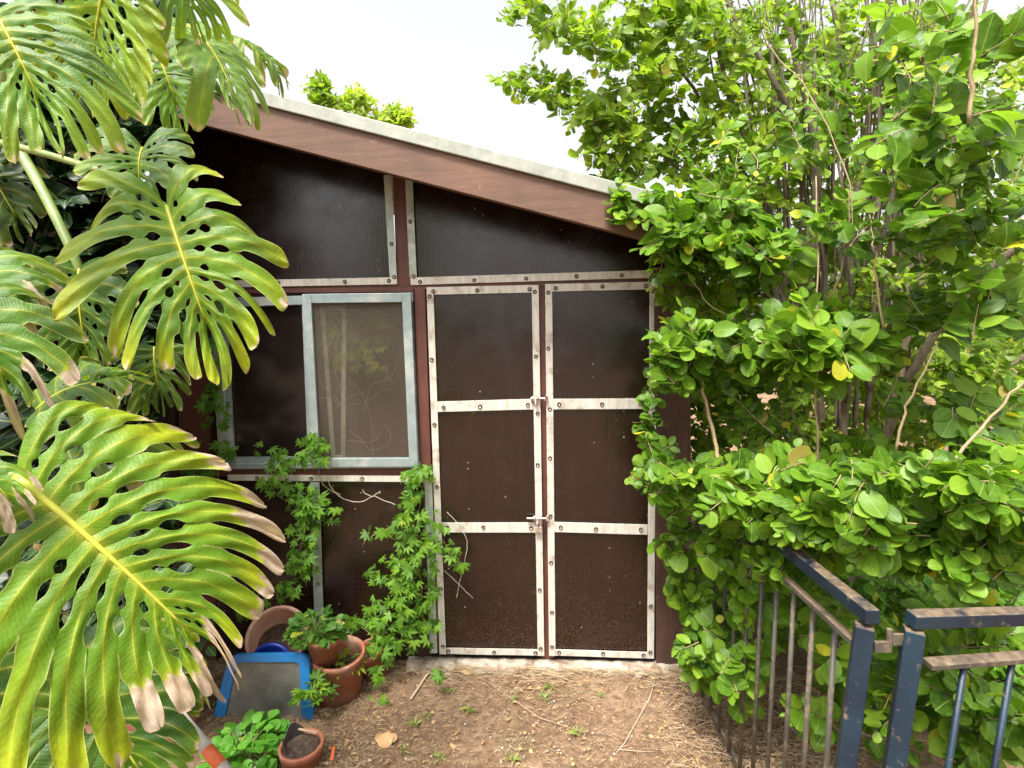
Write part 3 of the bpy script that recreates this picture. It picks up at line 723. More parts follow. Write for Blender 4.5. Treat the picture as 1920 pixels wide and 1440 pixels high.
# leaf against the sky
mleaf((425, 75, 1.75), (505, 130, 1.8), .135, (.1, -.35, .9), None, NL=6, th0=120, th1=15, curve=30, droop=.3, arch=.4, sf=(.35, .5), seed=61, holes=1, dead=.12, yellow=.3, tint=(.05, .14, .04), slit=.35, curl=.25)
mleaf((320, -80, 1.4), (360, 10, 1.45), .15, (.5, -.7, .3), None, NL=6, th0=110, th1=15, curve=30, droop=.2, arch=.3, sf=(.45, .6), seed=62, holes=1, dead=.03, yellow=.3, tint=(.08, .19, .05), slit=.25, curl=.15)
# left, glossy dark leaves with brown ends
mleaf((-90, 480, 1.2), (40, 570, 1.2), .19, (.3, -.6, .8), None, NL=5, th0=110, th1=15, curve=30, droop=.25, arch=.25, sf=(.35, .5), seed=71, holes=0, dead=.25, yellow=.25, tint=(.04, .13, .02), slit=.3, curl=.18, lobes_dead=((-1, 3), (1, 4)))
mleaf((-90, 560, 1.12), (10, 700, 1.12), .20, (.35, -.6, .7), None, NL=5, th0=115, th1=15, curve=30, droop=.25, arch=.25, sf=(.35, .5), seed=72, holes=0, dead=.2, yellow=.2, tint=(.04, .13, .02), slit=.3, curl=.18, lobes_dead=((1, 4), (-1, 3)))
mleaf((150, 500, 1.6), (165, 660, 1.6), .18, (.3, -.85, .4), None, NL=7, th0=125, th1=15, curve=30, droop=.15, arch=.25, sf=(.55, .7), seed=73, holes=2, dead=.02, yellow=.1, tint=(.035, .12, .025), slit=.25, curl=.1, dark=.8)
mleaf((70, 770, 1.35), (225, 705, 1.45), .17, (.1, -.55, .9), None, NL=5, th0=110, th1=15, curve=25, droop=.35, arch=.35, sf=(.35, .5), seed=74, holes=1, dead=.08, yellow=.25, tint=(.05, .14, .015), slit=.3, curl=.2)
mleaf((130, 880, 1.45), (330, 810, 1.6), .16, (.0, -.6, .9), None, NL=6, th0=110, th1=15, curve=25, droop=.4, arch=.35, sf=(.35, .5), seed=75, holes=1, dead=.06, yellow=.25, tint=(.045, .13, .015), slit=.3, curl=.2)
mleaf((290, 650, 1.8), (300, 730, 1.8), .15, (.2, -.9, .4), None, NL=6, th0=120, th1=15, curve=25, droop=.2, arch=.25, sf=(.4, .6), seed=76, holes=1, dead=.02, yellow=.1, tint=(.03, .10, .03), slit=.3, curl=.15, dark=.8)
# bottom leaves, shade painted into the colour by dark and low tints
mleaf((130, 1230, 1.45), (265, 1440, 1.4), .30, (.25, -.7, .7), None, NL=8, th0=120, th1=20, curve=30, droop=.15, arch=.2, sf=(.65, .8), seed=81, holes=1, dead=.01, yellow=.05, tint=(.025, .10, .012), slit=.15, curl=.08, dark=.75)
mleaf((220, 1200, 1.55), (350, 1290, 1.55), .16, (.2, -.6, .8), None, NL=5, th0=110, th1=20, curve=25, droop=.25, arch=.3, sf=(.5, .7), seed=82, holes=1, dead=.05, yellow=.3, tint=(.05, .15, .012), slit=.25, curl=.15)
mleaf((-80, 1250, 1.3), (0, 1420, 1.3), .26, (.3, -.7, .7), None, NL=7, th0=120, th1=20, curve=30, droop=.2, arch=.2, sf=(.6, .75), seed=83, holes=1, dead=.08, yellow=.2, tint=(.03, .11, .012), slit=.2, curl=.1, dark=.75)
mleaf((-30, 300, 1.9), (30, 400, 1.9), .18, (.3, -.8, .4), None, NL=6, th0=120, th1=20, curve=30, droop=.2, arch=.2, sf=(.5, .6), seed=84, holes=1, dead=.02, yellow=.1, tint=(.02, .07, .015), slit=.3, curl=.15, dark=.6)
# brown fallen-over dry leaf tips at the left edge
mleaf((-60, 860, .95), (20, 930, .95), .09, (.4, -.6, .6), None, NL=4, th0=100, th1=20, curve=20, droop=.4, arch=.3, sf=(.3, .4), seed=91, holes=0, dead=1.2, yellow=.3, slit=.4, curl=.3)
# stems
for pts, r0, r1 in (([(10, 240, 1.7), (70, 340, 1.65), (130, 460, 1.6), (150, 510, 1.6)], .017, .012), ([(-150, 1500, 1.9), (-120, 1000, 1.9), (-60, 500, 1.9), (0, 200, 1.8), (60, -60, 1.7)], .035, .022),
                    ([(28, 893, 1.02), (-60, 860, 1.2), (-160, 900, 1.6)], .012, .016), ([(205, -40, 1.3), (150, -120, 1.4), (60, -60, 1.6)], .009, .012), ([(-150, 1500, 1.9), (0, 1350, 1.7), (130, 1230, 1.45)], .014, .010)):
    mb = MB(); p_ = pxpath(pts, 0, 6); mb.tube(p_, list(np.linspace(r0, r1, len(p_))), 10); mb.build('stem', M['stem'], mon, True)

# ================================================================== RIGHT SIDE: TREE, SHRUBS
def trunkset(root, stems, mat='bark', name='trunk'):
    for pts, r0, r1 in stems:
        mb = MB(); p_ = pxpath(pts, .004, 5); k = len(p_)
        mb.tube(p_, [r0+(r1-r0)*i/(k-1)+.002*math.sin(i*1.9) for i in range(k)], 9); mb.build(name, M[mat], root, True)
tree = tag(empty('multi_stem_tree', tuple(gr(1580, 1100)*V((1, 1, 0)))), 'tall many stemmed tree with grey brown trunks and small green leaves reaching over the roof', 'tree')
trunkset(tree, [
    ([(1585, 1130, 2.9), (1575, 900, 2.9), (1590, 640, 2.9), (1600, 400, 2.9), (1635, 180, 2.9), (1640, -120, 2.9)], 0.034, 0.013),
    ([(1600, 1130, 2.8), (1560, 900, 2.8), (1530, 700, 2.8), (1515, 480, 2.8), (1530, 300, 2.8), (1470, 0, 2.8), (1450, -150, 2.8)], 0.028, 0.011),
    ([(1520, 480, 2.75), (1530, 340, 2.75), (1480, 200, 2.7), (1370, 20, 2.7), (1330, -80, 2.7)], 0.016, 0.007),
    ([(1560, 1130, 3.0), (1500, 850, 3.0), (1480, 600, 3.0), (1440, 400, 3.0), (1370, 180, 3.0), (1310, -60, 3.0)], 0.022, 0.007),
    ([(1600, 640, 2.85), (1660, 420, 2.85), (1700, 200, 2.85), (1690, -60, 2.85)], 0.016, 0.007),
    ([(1590, 560, 2.95), (1560, 360, 2.95), (1580, 150, 2.95), (1540, -80, 2.95)], 0.013, 0.007),
    ([(1610, 1130, 2.6), (1640, 880, 2.5), (1720, 680, 2.4), (1830, 520, 2.3), (1990, 420, 2.2)], 0.024, 0.012),
    ([(1630, 900, 2.7), (1690, 700, 2.7), (1700, 520, 2.7), (1790, 250, 2.7), (1850, 0, 2.7)], 0.018, 0.007),
    ([(1500, 640, 2.85), (1420, 520, 2.8), (1340, 380, 2.7), (1230, 280, 2.6), (1120, 220, 2.5)], 0.012, 0.003),
    ([(1440, 400, 3.0), (1340, 230, 2.9), (1240, 80, 2.8), (1140, -40, 2.7)], 0.010, 0.003),
    ([(1560, 1060, 2.6), (1480, 760, 2.55), (1380, 560, 2.5)], 0.011, 0.005),
    ([(1700, 560, 2.5), (1800, 470, 2.4), (1960, 330, 2.3)], 0.011, 0.007),
    ([(1650, 1130, 2.9), (1700, 950, 2.9), (1780, 800, 2.8), (1950, 640, 2.7)], 0.013, 0.007)])
extra = []
for k in range(60):
    x0, y0 = 1440+260*rng.random(), 560+260*rng.random(); x1 = x0+(x0-1560)*.9+rng.normal()*60; yy = 2.7+.5*rng.random(); xm = (x0+x1)/2+rng.normal()*22
    extra.append(([(x0, y0, yy), (x0*.6+xm*.4, y0*.6+180*.4, yy), (xm, 190, yy), (x1, -60, yy)], .005+.012*rng.random()**2, .003))
trunkset(tree, extra, 'bark', 'branch')
foliage(tree, [
    (1330, 60, 130, 90, 3.2, .2, 36, .055, 6), (1430, 640, 90, 50, 2.8, .2, 22, .055, 5), (1700, 690, 130, 70, 3.0, .2, 44, .055, 6), (1850, 700, 100, 90, 2.8, .2, 54, .055, 6), (1660, 540, 100, 50, 2.8, .2, 26, .055, 5), (1480, 790, 80, 60, 2.8, .2, 22, .055, 5), (1880, 830, 90, 60, 2.8, .2, 30, .055, 5), (1320, 560, 70, 26, 2.35, .1, 12, .06, 5), (1480, 120, 130, 130, 3.3, .2, 70, .06, 6), (1640, 130, 130, 140, 3.3, .2, 76, .06, 6), (1820, 200, 140, 190, 3.3, .2, 84, .06, 6), (1460, 420, 140, 110, 3.2, .2, 60, .06, 6), (1640, 420, 120, 110, 3.3, .2, 54, .06, 6), (1450, 570, 130, 60, 3.3, .2, 50, .06, 6), (1360, 540, 70, 60, 3.3, .2, 34, .06, 6), (1335, 760, 36, 90, 3.0, .15, 30, .055, 6), (1430, 760, 110, 110, 3.4, .2, 60, .06, 6), (1600, 720, 110, 120, 3.5, .2, 44, .06, 6), (1800, 480, 140, 100, 3.3, .2, 50, .06, 6),
    # (px, py, rx, ry, Y, dY, count, leaf, nodes)
    (985, 15, 45, 25, 2.5, .15, 8, .055, 6), (1050, 50, 50, 28, 2.5, .15, 13, .055, 6), (1125, 70, 60, 32, 2.5, .2, 18, .055, 6), (975, 145, 45, 14, 2.45, .1, 7, .05, 6), (1040, 170, 50, 24, 2.5, .12, 13, .055, 6), (1120, 210, 60, 34, 2.5, .15, 20, .055, 6),
    (1190, 130, 70, 70, 2.7, .3, 32, .055, 6), (1130, 270, 60, 45, 2.6, .2, 20, .055, 6), (1220, 280, 90, 70, 2.7, .3, 44, .06, 6), (1290, 120, 100, 120, 2.8, .35, 52, .06, 6),
    (1240, 20, 120, 40, 2.7, .3, 26, .06, 6), (1420, 130, 110, 130, 2.9, .4, 34, .06, 6), (1400, 300, 120, 90, 2.7, .3, 40, .065, 6), (1560, 100, 120, 120, 2.8, .4, 22, .06, 6),
    (1560, 320, 100, 100, 2.8, .3, 16, .065, 6), (1140, 330, 50, 20, 2.5, .1, 8, .055, 5), (1750, 120, 160, 130, 2.9, .4, 26, .06, 6)], 'leafB', T_OV)
climb = tag(empty('climbing_shrub', tuple(gr(1330, 1260)*V((1, 1, 0)))), 'round leaved shrub climbing over the right corner of the shed and the railing', 'shrub')
foliage(climb, [
    (1330, 420, 110, 60, 2.25, .2, 46, .070, 5), (1270, 480, 60, 40, 2.2, .1, 20, .065, 5), (1430, 470, 100, 40, 2.2, .2, 22, .075, 5), (1200, 380, 60, 30, 2.3, .06, 12, .055, 5),
    (1330, 660, 90, 60, 2.1, .2, 44, .07, 5), (1275, 690, 35, 40, 2.0, .1, 12, .06, 5), (1550, 650, 90, 60, 1.9, .2, 36, .08, 5), (1430, 640, 60, 60, 2.1, .2, 18, .07, 5),
    (1222, 730, 10, 30, 2.5, .03, 4, .050, 4), (1218, 800, 12, 40, 2.45, .03, 6, .050, 4), (1235, 880, 30, 40, 2.35, .06, 10, .055, 5), (1195, 905, 25, 12, 2.4, .03, 3, .05, 4),
    (1310, 920, 80, 45, 2.1, .15, 30, .062, 5), (1420, 930, 100, 55, 1.9, .2, 34, .07, 5), (1262, 1010, 22, 50, 2.2, .06, 9, .06, 4), (1345, 1020, 60, 30, 2.1, .1, 11, .06, 4), (1290, 1100, 26, 50, 2.2, .06, 11, .062, 4), (1330, 1215, 45, 55, 2.15, .06, 17, .065, 4),
    (1480, 1050, 70, 24, 1.75, .08, 12, .065, 4), (1420, 1060, 50, 40, 2.0, .06, 12, .065, 4), (1410, 1270, 60, 60, 2.0, .1, 14, .065, 4), (1410, 1120, 60, 60, 2.0, .12, 10, .065, 4)], 'leafA', T_RND)
near = tag(empty('broad_leaved_shrub', tuple(gr(1850, 1300)*V((1, 1, 0)))), 'dense glossy shrub with large oval leaves filling the far right behind the blue gate', 'shrub')
foliage(near, [
    (1700, 70, 60, 40, 1.7, .15, 3, .085, 3), (1830, 60, 90, 50, 1.6, .15, 6, .072, 4), (1790, 190, 100, 60, 1.6, .2, 7, .075, 4), (1880, 270, 50, 110, 1.6, .15, 8, .072, 4), (1690, 230, 50, 40, 1.7, .1, 3, .085, 3), (1640, 130, 50, 40, 1.9, .1, 2, .08, 3),
    (1740, 330, 100, 50, 1.7, .15, 8, .072, 4), (1590, 430, 70, 50, 1.9, .15, 6, .08, 3), (1820, 430, 110, 40, 1.7, .2, 12, .072, 4), (1670, 300, 60, 40, 1.8, .1, 4, .08, 3),
    (1860, 570, 90, 50, 1.7, .15, 12, .08, 4), (1720, 590, 70, 40, 1.9, .15, 9, .08, 4)], 'leafA', T_OV, dirb=(0, -.25, .6))
foliage(near, [(1680, 620, 200, 200, 2.0, .2, 12, .055, 10), (1800, 300, 120, 200, 1.9, .2, 12, .055, 9), (1600, 250, 120, 180, 2.2, .2, 10, .055, 9)], 'leafA', T_OV, twig=.003, dirb=(.1, -.1, 1.6))
foliage(climb, [(1360, 400, 150, 160, 2.35, .15, 16, .05, 10), (1420, 720, 110, 120, 2.2, .15, 12, .05, 10)], 'leafA', T_OV, twig=.003, dirb=(-.2, -.1, 1.5))
foliage(near, [
    (1700, 920, 140, 45, 1.55, .15, 44, .060, 5), (1860, 940, 90, 60, 1.5, .15, 24, .062, 5),
    (1560, 980, 110, 45, 1.7, .15, 38, .064, 5), (1500, 900, 70, 40, 1.8, .15, 18, .062, 5), (1700, 1015, 110, 40, 1.5, .1, 24, .060, 5), (1850, 1050, 80, 40, 1.5, .15, 12, .065, 5), (1800, 780, 120, 50, 2.0, .2, 16, .07, 5), (1880, 850, 60, 40, 1.7, .1, 10, .065, 5), (1600, 850, 70, 30, 1.9, .1, 8, .065, 5),
    (1560, 1180, 60, 70, 1.75, .15, 9, .065, 4), (1680, 1300, 60, 110, 1.8, .2, 16, .07, 5), (1820, 1200, 100, 70, 1.8, .2, 10, .07, 5), (1850, 1380, 80, 70, 1.7, .2, 22, .075, 5), (1550, 1340, 50, 50, 1.9, .15, 6, .065, 4)], 'leafA', T_RND)
# long bare shoots
mb = MB()
for pts, r in ([(1390, 980, 1.9), (1350, 870, 1.95), (1330, 780, 2.0), (1310, 690, 2.0), (1300, 600, 2.0)], .009), ([(1530, 900, 1.8), (1530, 700, 1.8), (1532, 560, 1.8), (1530, 330, 1.9)], .004), \
    ([(1750, 910, 1.5), (1800, 850, 1.5), (1860, 780, 1.5), (1925, 710, 1.5)], .006), ([(1680, 840, 1.7), (1700, 760, 1.7), (1760, 640, 1.7)], .005), ([(1560, 560, 1.9), (1600, 380, 1.9), (1520, 180, 2.0), (1440, 80, 2.1), (1440, -10, 2.1)], .003), \
    ([(1260, 470, 2.2), (1320, 560, 2.15), (1380, 600, 2.1)], .003), ([(1655, 620, 1.8), (1640, 480, 1.8), (1630, 400, 1.9)], .004), ([(1820, 230, 1.5), (1826, 90, 1.5), (1830, -20, 1.5)], .006):
    p_ = pxpath(pts, .003, 6); mb.tube(p_, list(np.linspace(r, r*.5, len(p_))), 6)
mb.build('shoots', M['twig'], near, True)
# shaded masses behind
def bush(name, label, zones, mat, tm=T_SIM, group=None, cat='bush', **k):
    o = tag(empty(name, tuple(at(zones[0][0], zones[0][1], zones[0][4])*V((1, 1, 0)))), label, cat, group); foliage(o, zones, mat, tm, 'barkdark', .003, **k); return o
bush('background_bush', 'shaded bush right behind the tree trunks, low between shed corner and railing', [(1420, 800, 160, 120, 3.2, .3, 90, .06, 6), (1450, 1000, 170, 120, 3.1, .3, 90, .06, 6), (1380, 1150, 120, 100, 2.9, .2, 50, .06, 6), (1350, 620, 80, 100, 3.2, .3, 34, .06, 6)], 'leafC', T_OV)
bush('background_bush', 'low shaded growth on the ground between the railing post and the tree trunks', [(1560, 1120, 130, 70, 2.6, .3, 60, .06, 6), (1740, 1130, 140, 60, 2.6, .3, 60, .06, 6), (1900, 1150, 90, 110, 2.5, .3, 50, .06, 6), (1660, 1260, 110, 70, 2.3, .15, 22, .06, 5), (1860, 1290, 90, 60, 2.2, .15, 18, .06, 5)], 'leafC', T_OV)
bush('background_bush', 'sunlit yellow green bush far right behind the trunks', [(1820, 760, 220, 120, 4.2, .4, 170, .07, 7), (1760, 560, 240, 120, 4.5, .4, 120, .07, 7), (1850, 950, 200, 120, 4.0, .4, 110, .07, 7), (1620, 850, 140, 140, 4.3, .4, 80, .07, 7)], 'leafB', T_OV)
bush('background_tree', 'distant tree whose thin crown shows between the stems at upper right', [(1700, 250, 320, 260, 5.5, .6, 220, .08, 8), (1500, 350, 200, 200, 5.5, .6, 110, .08, 8), (1950, 300, 200, 300, 5.2, .6, 120, .08, 8)], 'leafB', T_SIM, None, 'tree')
# tree tops over the roof
bt = tag(empty('background_tree', tuple(at(690, 400, 7)*V((1, 1, 0)))), 'bright yellow green tree top showing over the roof edge', 'tree')
foliage(bt, [(668, 192, 24, 18, 7, .3, 34, .13, 4), (735, 222, 38, 16, 7, .3, 36, .12, 4), (700, 240, 60, 20, 7, .3, 40, .13, 4)], 'leafY', T_SIM)
mb = MB(); mb.tube([at(690, 800, 7)*V((1, 1, 0)), at(690, 500, 7), at(690, 240, 7)], [.12, .08, .03], 8); mb.build('trunk', M['bark'], bt, True)
bt = tag(empty('background_tree', tuple(at(605, 400, 6.5)*V((1, 1, 0)))), 'small green sprig of a tree top over the roof, left of the yellow one', 'tree')
foliage(bt, [(603, 170, 16, 14, 6.5, .2, 14, .13, 4), (612, 192, 22, 12, 6.5, .2, 18, .12, 4)], 'leafB', T_SIM)
mb = MB(); mb.tube([at(605, 900, 6.5)*V((1, 1, 0)), at(605, 500, 6.5), at(605, 190, 6.5)], [.1, .06, .02], 8); mb.build('trunk', M['bark'], bt, True)
# dark growth on the left
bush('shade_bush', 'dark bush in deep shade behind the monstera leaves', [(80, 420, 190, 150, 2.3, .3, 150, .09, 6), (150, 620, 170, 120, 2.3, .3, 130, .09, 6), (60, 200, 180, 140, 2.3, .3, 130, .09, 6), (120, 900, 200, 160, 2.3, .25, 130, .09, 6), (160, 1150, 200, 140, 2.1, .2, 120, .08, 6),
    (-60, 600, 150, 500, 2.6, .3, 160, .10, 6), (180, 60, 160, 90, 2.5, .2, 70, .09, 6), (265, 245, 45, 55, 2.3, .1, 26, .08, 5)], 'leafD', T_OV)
mb = MB(); mb.box(-4.6, XL-.05, 2.95, 3.05, 0, 2.5)
tag(mb.build('garden_wall', M['oldwood'], None), 'dark board wall in shade at the far left behind the monstera', 'wall')

# ================================================================== CREEPERS ON THE SHED
def creeper(label, stems, leaves, L, tm=T_PALM, mat='leafC', name='creeper', Y=WY-.03, cat='vine', parent_loc=None, bright=.5):
    root = tag(empty(name, tuple(at(stems[0][0][0], stems[0][0][1], Y)*V((1, 1, 0)))), label, cat)
    paths = [pxpath([(p[0], p[1], (p[2] if len(p) > 2 else Y)) for p in s_], .004, 5) for s_ in stems]
    multi_tube('stem', M['twig'], paths, .0028, .0016, root, 5)
    P, D, Nn, Sz, Rn = [], [], [], [], []
    for (px, py, rx, ry, cnt, yy) in leaves:
        for _ in range(int(cnt*1.15)):
            a, r = rng.random()*2*math.pi, rng.random()**.6*1.15; dep = rng.random()
            p = at(px+rx*r*math.cos(a), py+ry*r*math.sin(a), yy-.10*dep)
            P.append(p); D.append(unit(V((rng.normal()*.7, -.35, -.55+rng.normal()*.35)))); Nn.append(unit(V((rng.normal()*.45, -.9, .55+rng.normal()*.35))))
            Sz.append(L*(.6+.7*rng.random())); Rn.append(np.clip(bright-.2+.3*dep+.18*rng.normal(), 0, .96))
    cloud('leaves', M[mat], P, D, Nn, Sz, root, tm, np.array(Rn)); return root
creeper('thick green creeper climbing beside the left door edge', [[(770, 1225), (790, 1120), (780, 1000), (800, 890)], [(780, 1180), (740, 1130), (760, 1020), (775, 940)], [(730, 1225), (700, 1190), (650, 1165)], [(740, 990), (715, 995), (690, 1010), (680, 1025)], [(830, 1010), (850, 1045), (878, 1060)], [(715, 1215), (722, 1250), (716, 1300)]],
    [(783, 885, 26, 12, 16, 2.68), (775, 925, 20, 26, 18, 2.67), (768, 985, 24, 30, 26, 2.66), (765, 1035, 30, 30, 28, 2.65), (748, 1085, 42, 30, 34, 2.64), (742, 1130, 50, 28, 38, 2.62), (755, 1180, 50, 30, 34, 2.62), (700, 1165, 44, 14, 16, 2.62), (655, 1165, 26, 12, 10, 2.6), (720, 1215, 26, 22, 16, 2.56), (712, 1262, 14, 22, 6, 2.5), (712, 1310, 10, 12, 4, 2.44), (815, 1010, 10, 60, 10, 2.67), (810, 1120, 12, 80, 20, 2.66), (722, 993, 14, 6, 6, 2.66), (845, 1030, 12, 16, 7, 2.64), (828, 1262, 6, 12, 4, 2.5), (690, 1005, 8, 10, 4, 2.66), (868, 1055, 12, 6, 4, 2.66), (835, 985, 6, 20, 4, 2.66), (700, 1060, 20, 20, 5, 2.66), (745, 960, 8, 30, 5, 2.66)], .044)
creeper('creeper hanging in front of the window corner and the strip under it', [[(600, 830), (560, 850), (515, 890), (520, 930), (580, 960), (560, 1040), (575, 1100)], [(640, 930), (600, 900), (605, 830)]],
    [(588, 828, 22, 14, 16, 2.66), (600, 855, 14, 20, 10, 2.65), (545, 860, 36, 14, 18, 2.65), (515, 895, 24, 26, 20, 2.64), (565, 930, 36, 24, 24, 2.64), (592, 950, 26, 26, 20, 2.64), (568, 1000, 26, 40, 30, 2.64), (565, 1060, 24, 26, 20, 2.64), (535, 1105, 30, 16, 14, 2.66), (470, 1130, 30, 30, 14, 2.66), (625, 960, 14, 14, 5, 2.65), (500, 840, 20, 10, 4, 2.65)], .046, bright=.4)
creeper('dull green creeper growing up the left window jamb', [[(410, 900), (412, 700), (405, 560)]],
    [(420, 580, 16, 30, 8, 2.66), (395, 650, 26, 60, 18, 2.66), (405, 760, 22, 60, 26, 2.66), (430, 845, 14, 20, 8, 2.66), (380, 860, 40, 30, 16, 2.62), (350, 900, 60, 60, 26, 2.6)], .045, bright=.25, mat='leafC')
# inside the window: growth pressed against the screen
rt = creeper('creeper and dry stems grown up inside the shed window', [[(700, 860, 2.76), (690, 760, 2.76), (640, 690, 2.76), (620, 610, 2.76)]],
    [(632, 620, 22, 34, 40, 2.845), (655, 655, 44, 26, 60, 2.845), (700, 690, 30, 20, 10, 2.845), (722, 620, 20, 34, 14, 2.845)], .045, bright=.25, mat='leafY', name='indoor_creeper')
mb = MB()
for _ in range(16):
    x, y_ = 600+140*rng.random(), 590+260*rng.random(); p_ = []
    a = rng.random()*6.28
    for k in range(6): p_.append((x, y_, 2.755)); a += rng.normal()*.6; x = min(745, max(596, x+26*math.cos(a))); y_ = min(850, max(585, y_+26*math.sin(a)))
    mb.tube(pxpath(p_, 0, 3), .0013, 4)
mb.build('dry_stems', M['drytwig'], rt, True)
# bare tendrils
for lab, pts in (('pale bare tendril looping across the panel below the window', [[(612, 895), (625, 920), (650, 938), (680, 940), (700, 930), (718, 938), (742, 946)], [(700, 930), (712, 922), (712, 926)], [(698, 932), (685, 925), (680, 918)]]),
                 ('thin dry tendril dangling over the lower left door panel', [[(838, 960), (860, 985), (876, 1015), (872, 1050), (862, 1090), (856, 1122)], [(833, 1070), (860, 1095), (880, 1115), (887, 1122)]])):
    o = MB()
    for p in pts: o.tube(pxpath([(a, b, WY-.04) for a, b in p], .001, 5), .0018, 5)
    tag(o.build('tendril', M['paleve'], None, True), lab, 'tendril')

# ================================================================== POTS AND THINGS ON THE GROUND
def pot_prof(r, h, taper=.74, rim=.03, t=.008):
    return [(.001, 0), (r*taper, 0), (r*(taper+(1-taper)*.85), h-rim), (r*1.02, h-rim), (r*1.05, h-.004), (r*1.03, h), (r-t, h), (r-t-.004, h-rim), (r*taper-t, .012), (.001, .012)]
def pot(name, label, base, r, h, axis=(0, 0, 1), mat='terra', soil=.8, taper=.74, cat='pot', rim=.03, group=None):
    base = V(base); root = tag(empty(name, tuple(base)), label, cat, group)
    ax = unit(V(axis)); mb = MB(); mb.lathe(pot_prof(r, h, taper, rim), base, ax, 36, .006); mb.build('pot_body', M[mat], root, True)
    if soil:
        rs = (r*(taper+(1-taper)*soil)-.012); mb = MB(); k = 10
        mb.lathe([(.001, h*soil+.008)] + [(rs*i/k, h*soil+.008*math.sin(i*2.3)*.6) for i in range(1, k+1)], base, ax, 24, .02); mb.build('soil', M['soil'], root, True)  # soil fill; in the tipped pot it only imitates interior shade
    return root
bg_ = gr(515, 1265); bg_ = V((bg_[0], 2.47, 0)); bx = at(515, 1180, 2.47)[0]
ax_ = unit(V((.28, -.66, .70))); bc = at(520, 1192, 2.45) - ax_*.23
pot('terracotta_pot', 'large empty sun bleached terracotta pot tipped toward the viewer under the creeper', bc, .142, .23, ax_, 'terra2', .3, .78)  # dark soil disc added inside, standing in for the shade of the hollow
p3 = gr(640, 1300); 
pot('terracotta_pot', 'wide terracotta pot on the ground holding a smaller pot and wilting weeds', (p3[0]-.01, p3[1]+.0, 0), .125, .235, (.06, -.10, 1), 'terra', .6, .86)
p2 = at(612, 1262, 2.42)
pr2 = pot('terracotta_pot', 'small terracotta pot with a leafy plant leaning inside the wider pot', (p2[0]+.0, 2.40, .22), .082, .14, (.16, -.14, 1), 'terra', .9, .8)
p4 = gr(705, 1262)
pot('terracotta_pot', 'small terracotta pot half hidden under the creeper by the wall', (p4[0]+.01, p4[1]+.0, 0), .080, .16, (-.25, -.2, 1), 'terra', .6, .85)
p5 = gr(575, 1440)
pot('terracotta_pot', 'cracked terracotta pot of dry soil nearest the viewer', (p5[0]-.03, 2.02, 0), .086, .085, (.0, -.03, 1), 'terra', .85, .86)
mb = MB(); c5 = V((p5[0]-.03, 2.02, .072))
for k in range(9):
    a0 = rad(110+k*13); mb.add([c5+V((math.cos(a0)*.068, math.sin(a0)*.068, 0)), c5+V((math.cos(a0+.23)*.068, math.sin(a0+.23)*.068, 0)), c5+V((math.cos(a0+.23)*.075, math.sin(a0+.23)*.075, .05+.02*math.sin(k))), c5+V((math.cos(a0)*.075, math.sin(a0)*.075, .05+.02*math.sin(k-1)))], [(0, 1, 2, 3)])
o = tag(mb.build('plastic_pot_shard', M['blackplastic'], None), 'torn black plastic pot rim standing in the cracked pot', 'pot shard'); sm_ = o.modifiers.new('thick', 'SOLIDIFY'); sm_.thickness = .003
# plant in the small pot
def plant(name, label, centre, R_, n, L, tm, mat, spread=1.0, stems=True, cat='plant', up=.9, flat=.5):
    root = tag(empty(name, tuple(centre)), label, cat); P, D, Nn, Sz, paths = [], [], [], [], []
    for _ in range(n):
        a = rng.random()*6.28; r = R_*math.sqrt(rng.random()); h = up*R_*(.35+.8*rng.random())*(1-.5*(r/R_)**2)
        p = V(centre)+V((r*math.cos(a), r*math.sin(a), h)); P.append(p)
        D.append(unit(V((math.cos(a)*spread, math.sin(a)*spread, .3)) + rng.normal(size=3)*.35)); Nn.append(unit(V((0, -.3, 1))+rng.normal(size=3)*flat*.6)); Sz.append(L*(.6+.7*rng.random()))
        paths.append([V(centre), V(centre)+V((r*math.cos(a)*.4, r*math.sin(a)*.4, h*.7)), p])
    if stems: multi_tube('stem', M['stem'], paths, .0018, .0012, root, 4)
    cloud('leaves', M[mat], P, D, Nn, Sz, root, tm); return root
plant('potted_plant', 'bushy dark green plant growing in the small leaning pot', (p2[0]-.01, 2.36, .34), .115, 170, .042, T_OV, 'leafP', cat='plant', up=.9)
plant('wilting_weed', 'pale yellow limp weeds spilling over the wide pot rim', (p3[0]+.03, p3[1]-.02, .15), .08, 22, .04, T_PALM, 'leafY', up=.7)
plant('trailing_weed', 'green weed with narrow leaves between the blue frame and the wide pot', tuple(at(588, 1318, 2.25)), .075, 36, .042, T_PALM, 'leafC', up=1.3)
c_ = gr(462, 1430); plant('leafy_seedling', 'soft bright green plant with rounded leaflets in front of the blue frame', (c_[0]-.01, c_[1]+.03, -.02), .155, 150, .052, T_RND, 'leafM', up=.75, flat=.6)
# blue framed sheet
bl = [at(432, 1226, 2.33), at(580, 1224, 2.33), at(590, 1352, 2.28), at(402, 1345, 2.28)]
root = tag(empty('blue_frame', tuple(bl[3]*V((1, 1, 0)))), 'blue plastic framed grey sheet propped against the pots', 'frame')
mb = MB(); a_, b_, c2_, d_ = bl
nrm = unit(np.cross(b_-a_, d_-a_)); 
def bil(u, v): return a_*(1-u)*(1-v)+b_*u*(1-v)+c2_*u*v+d_*(1-u)*v
def rr(u0, v0, u1, v1, r, n=6):
    pts = []
    for cx, cy, a0 in ((u1-r, v0+r, -90), (u1-r, v1-r*.4, 0), (u0+r, v1-r*.4, 90), (u0+r, v0+r, 180)):
        ry = r if cy < .5 else r*.4
        for k in range(n+1):
            a = rad(a0+90*k/n); pts.append((cx+r*math.cos(a), cy+ry*math.sin(a)))
    return pts
O_, I_ = rr(0, 0, 1, 1, .13), rr(.115, .12, .885, .985, .07); n = len(O_); vs = []
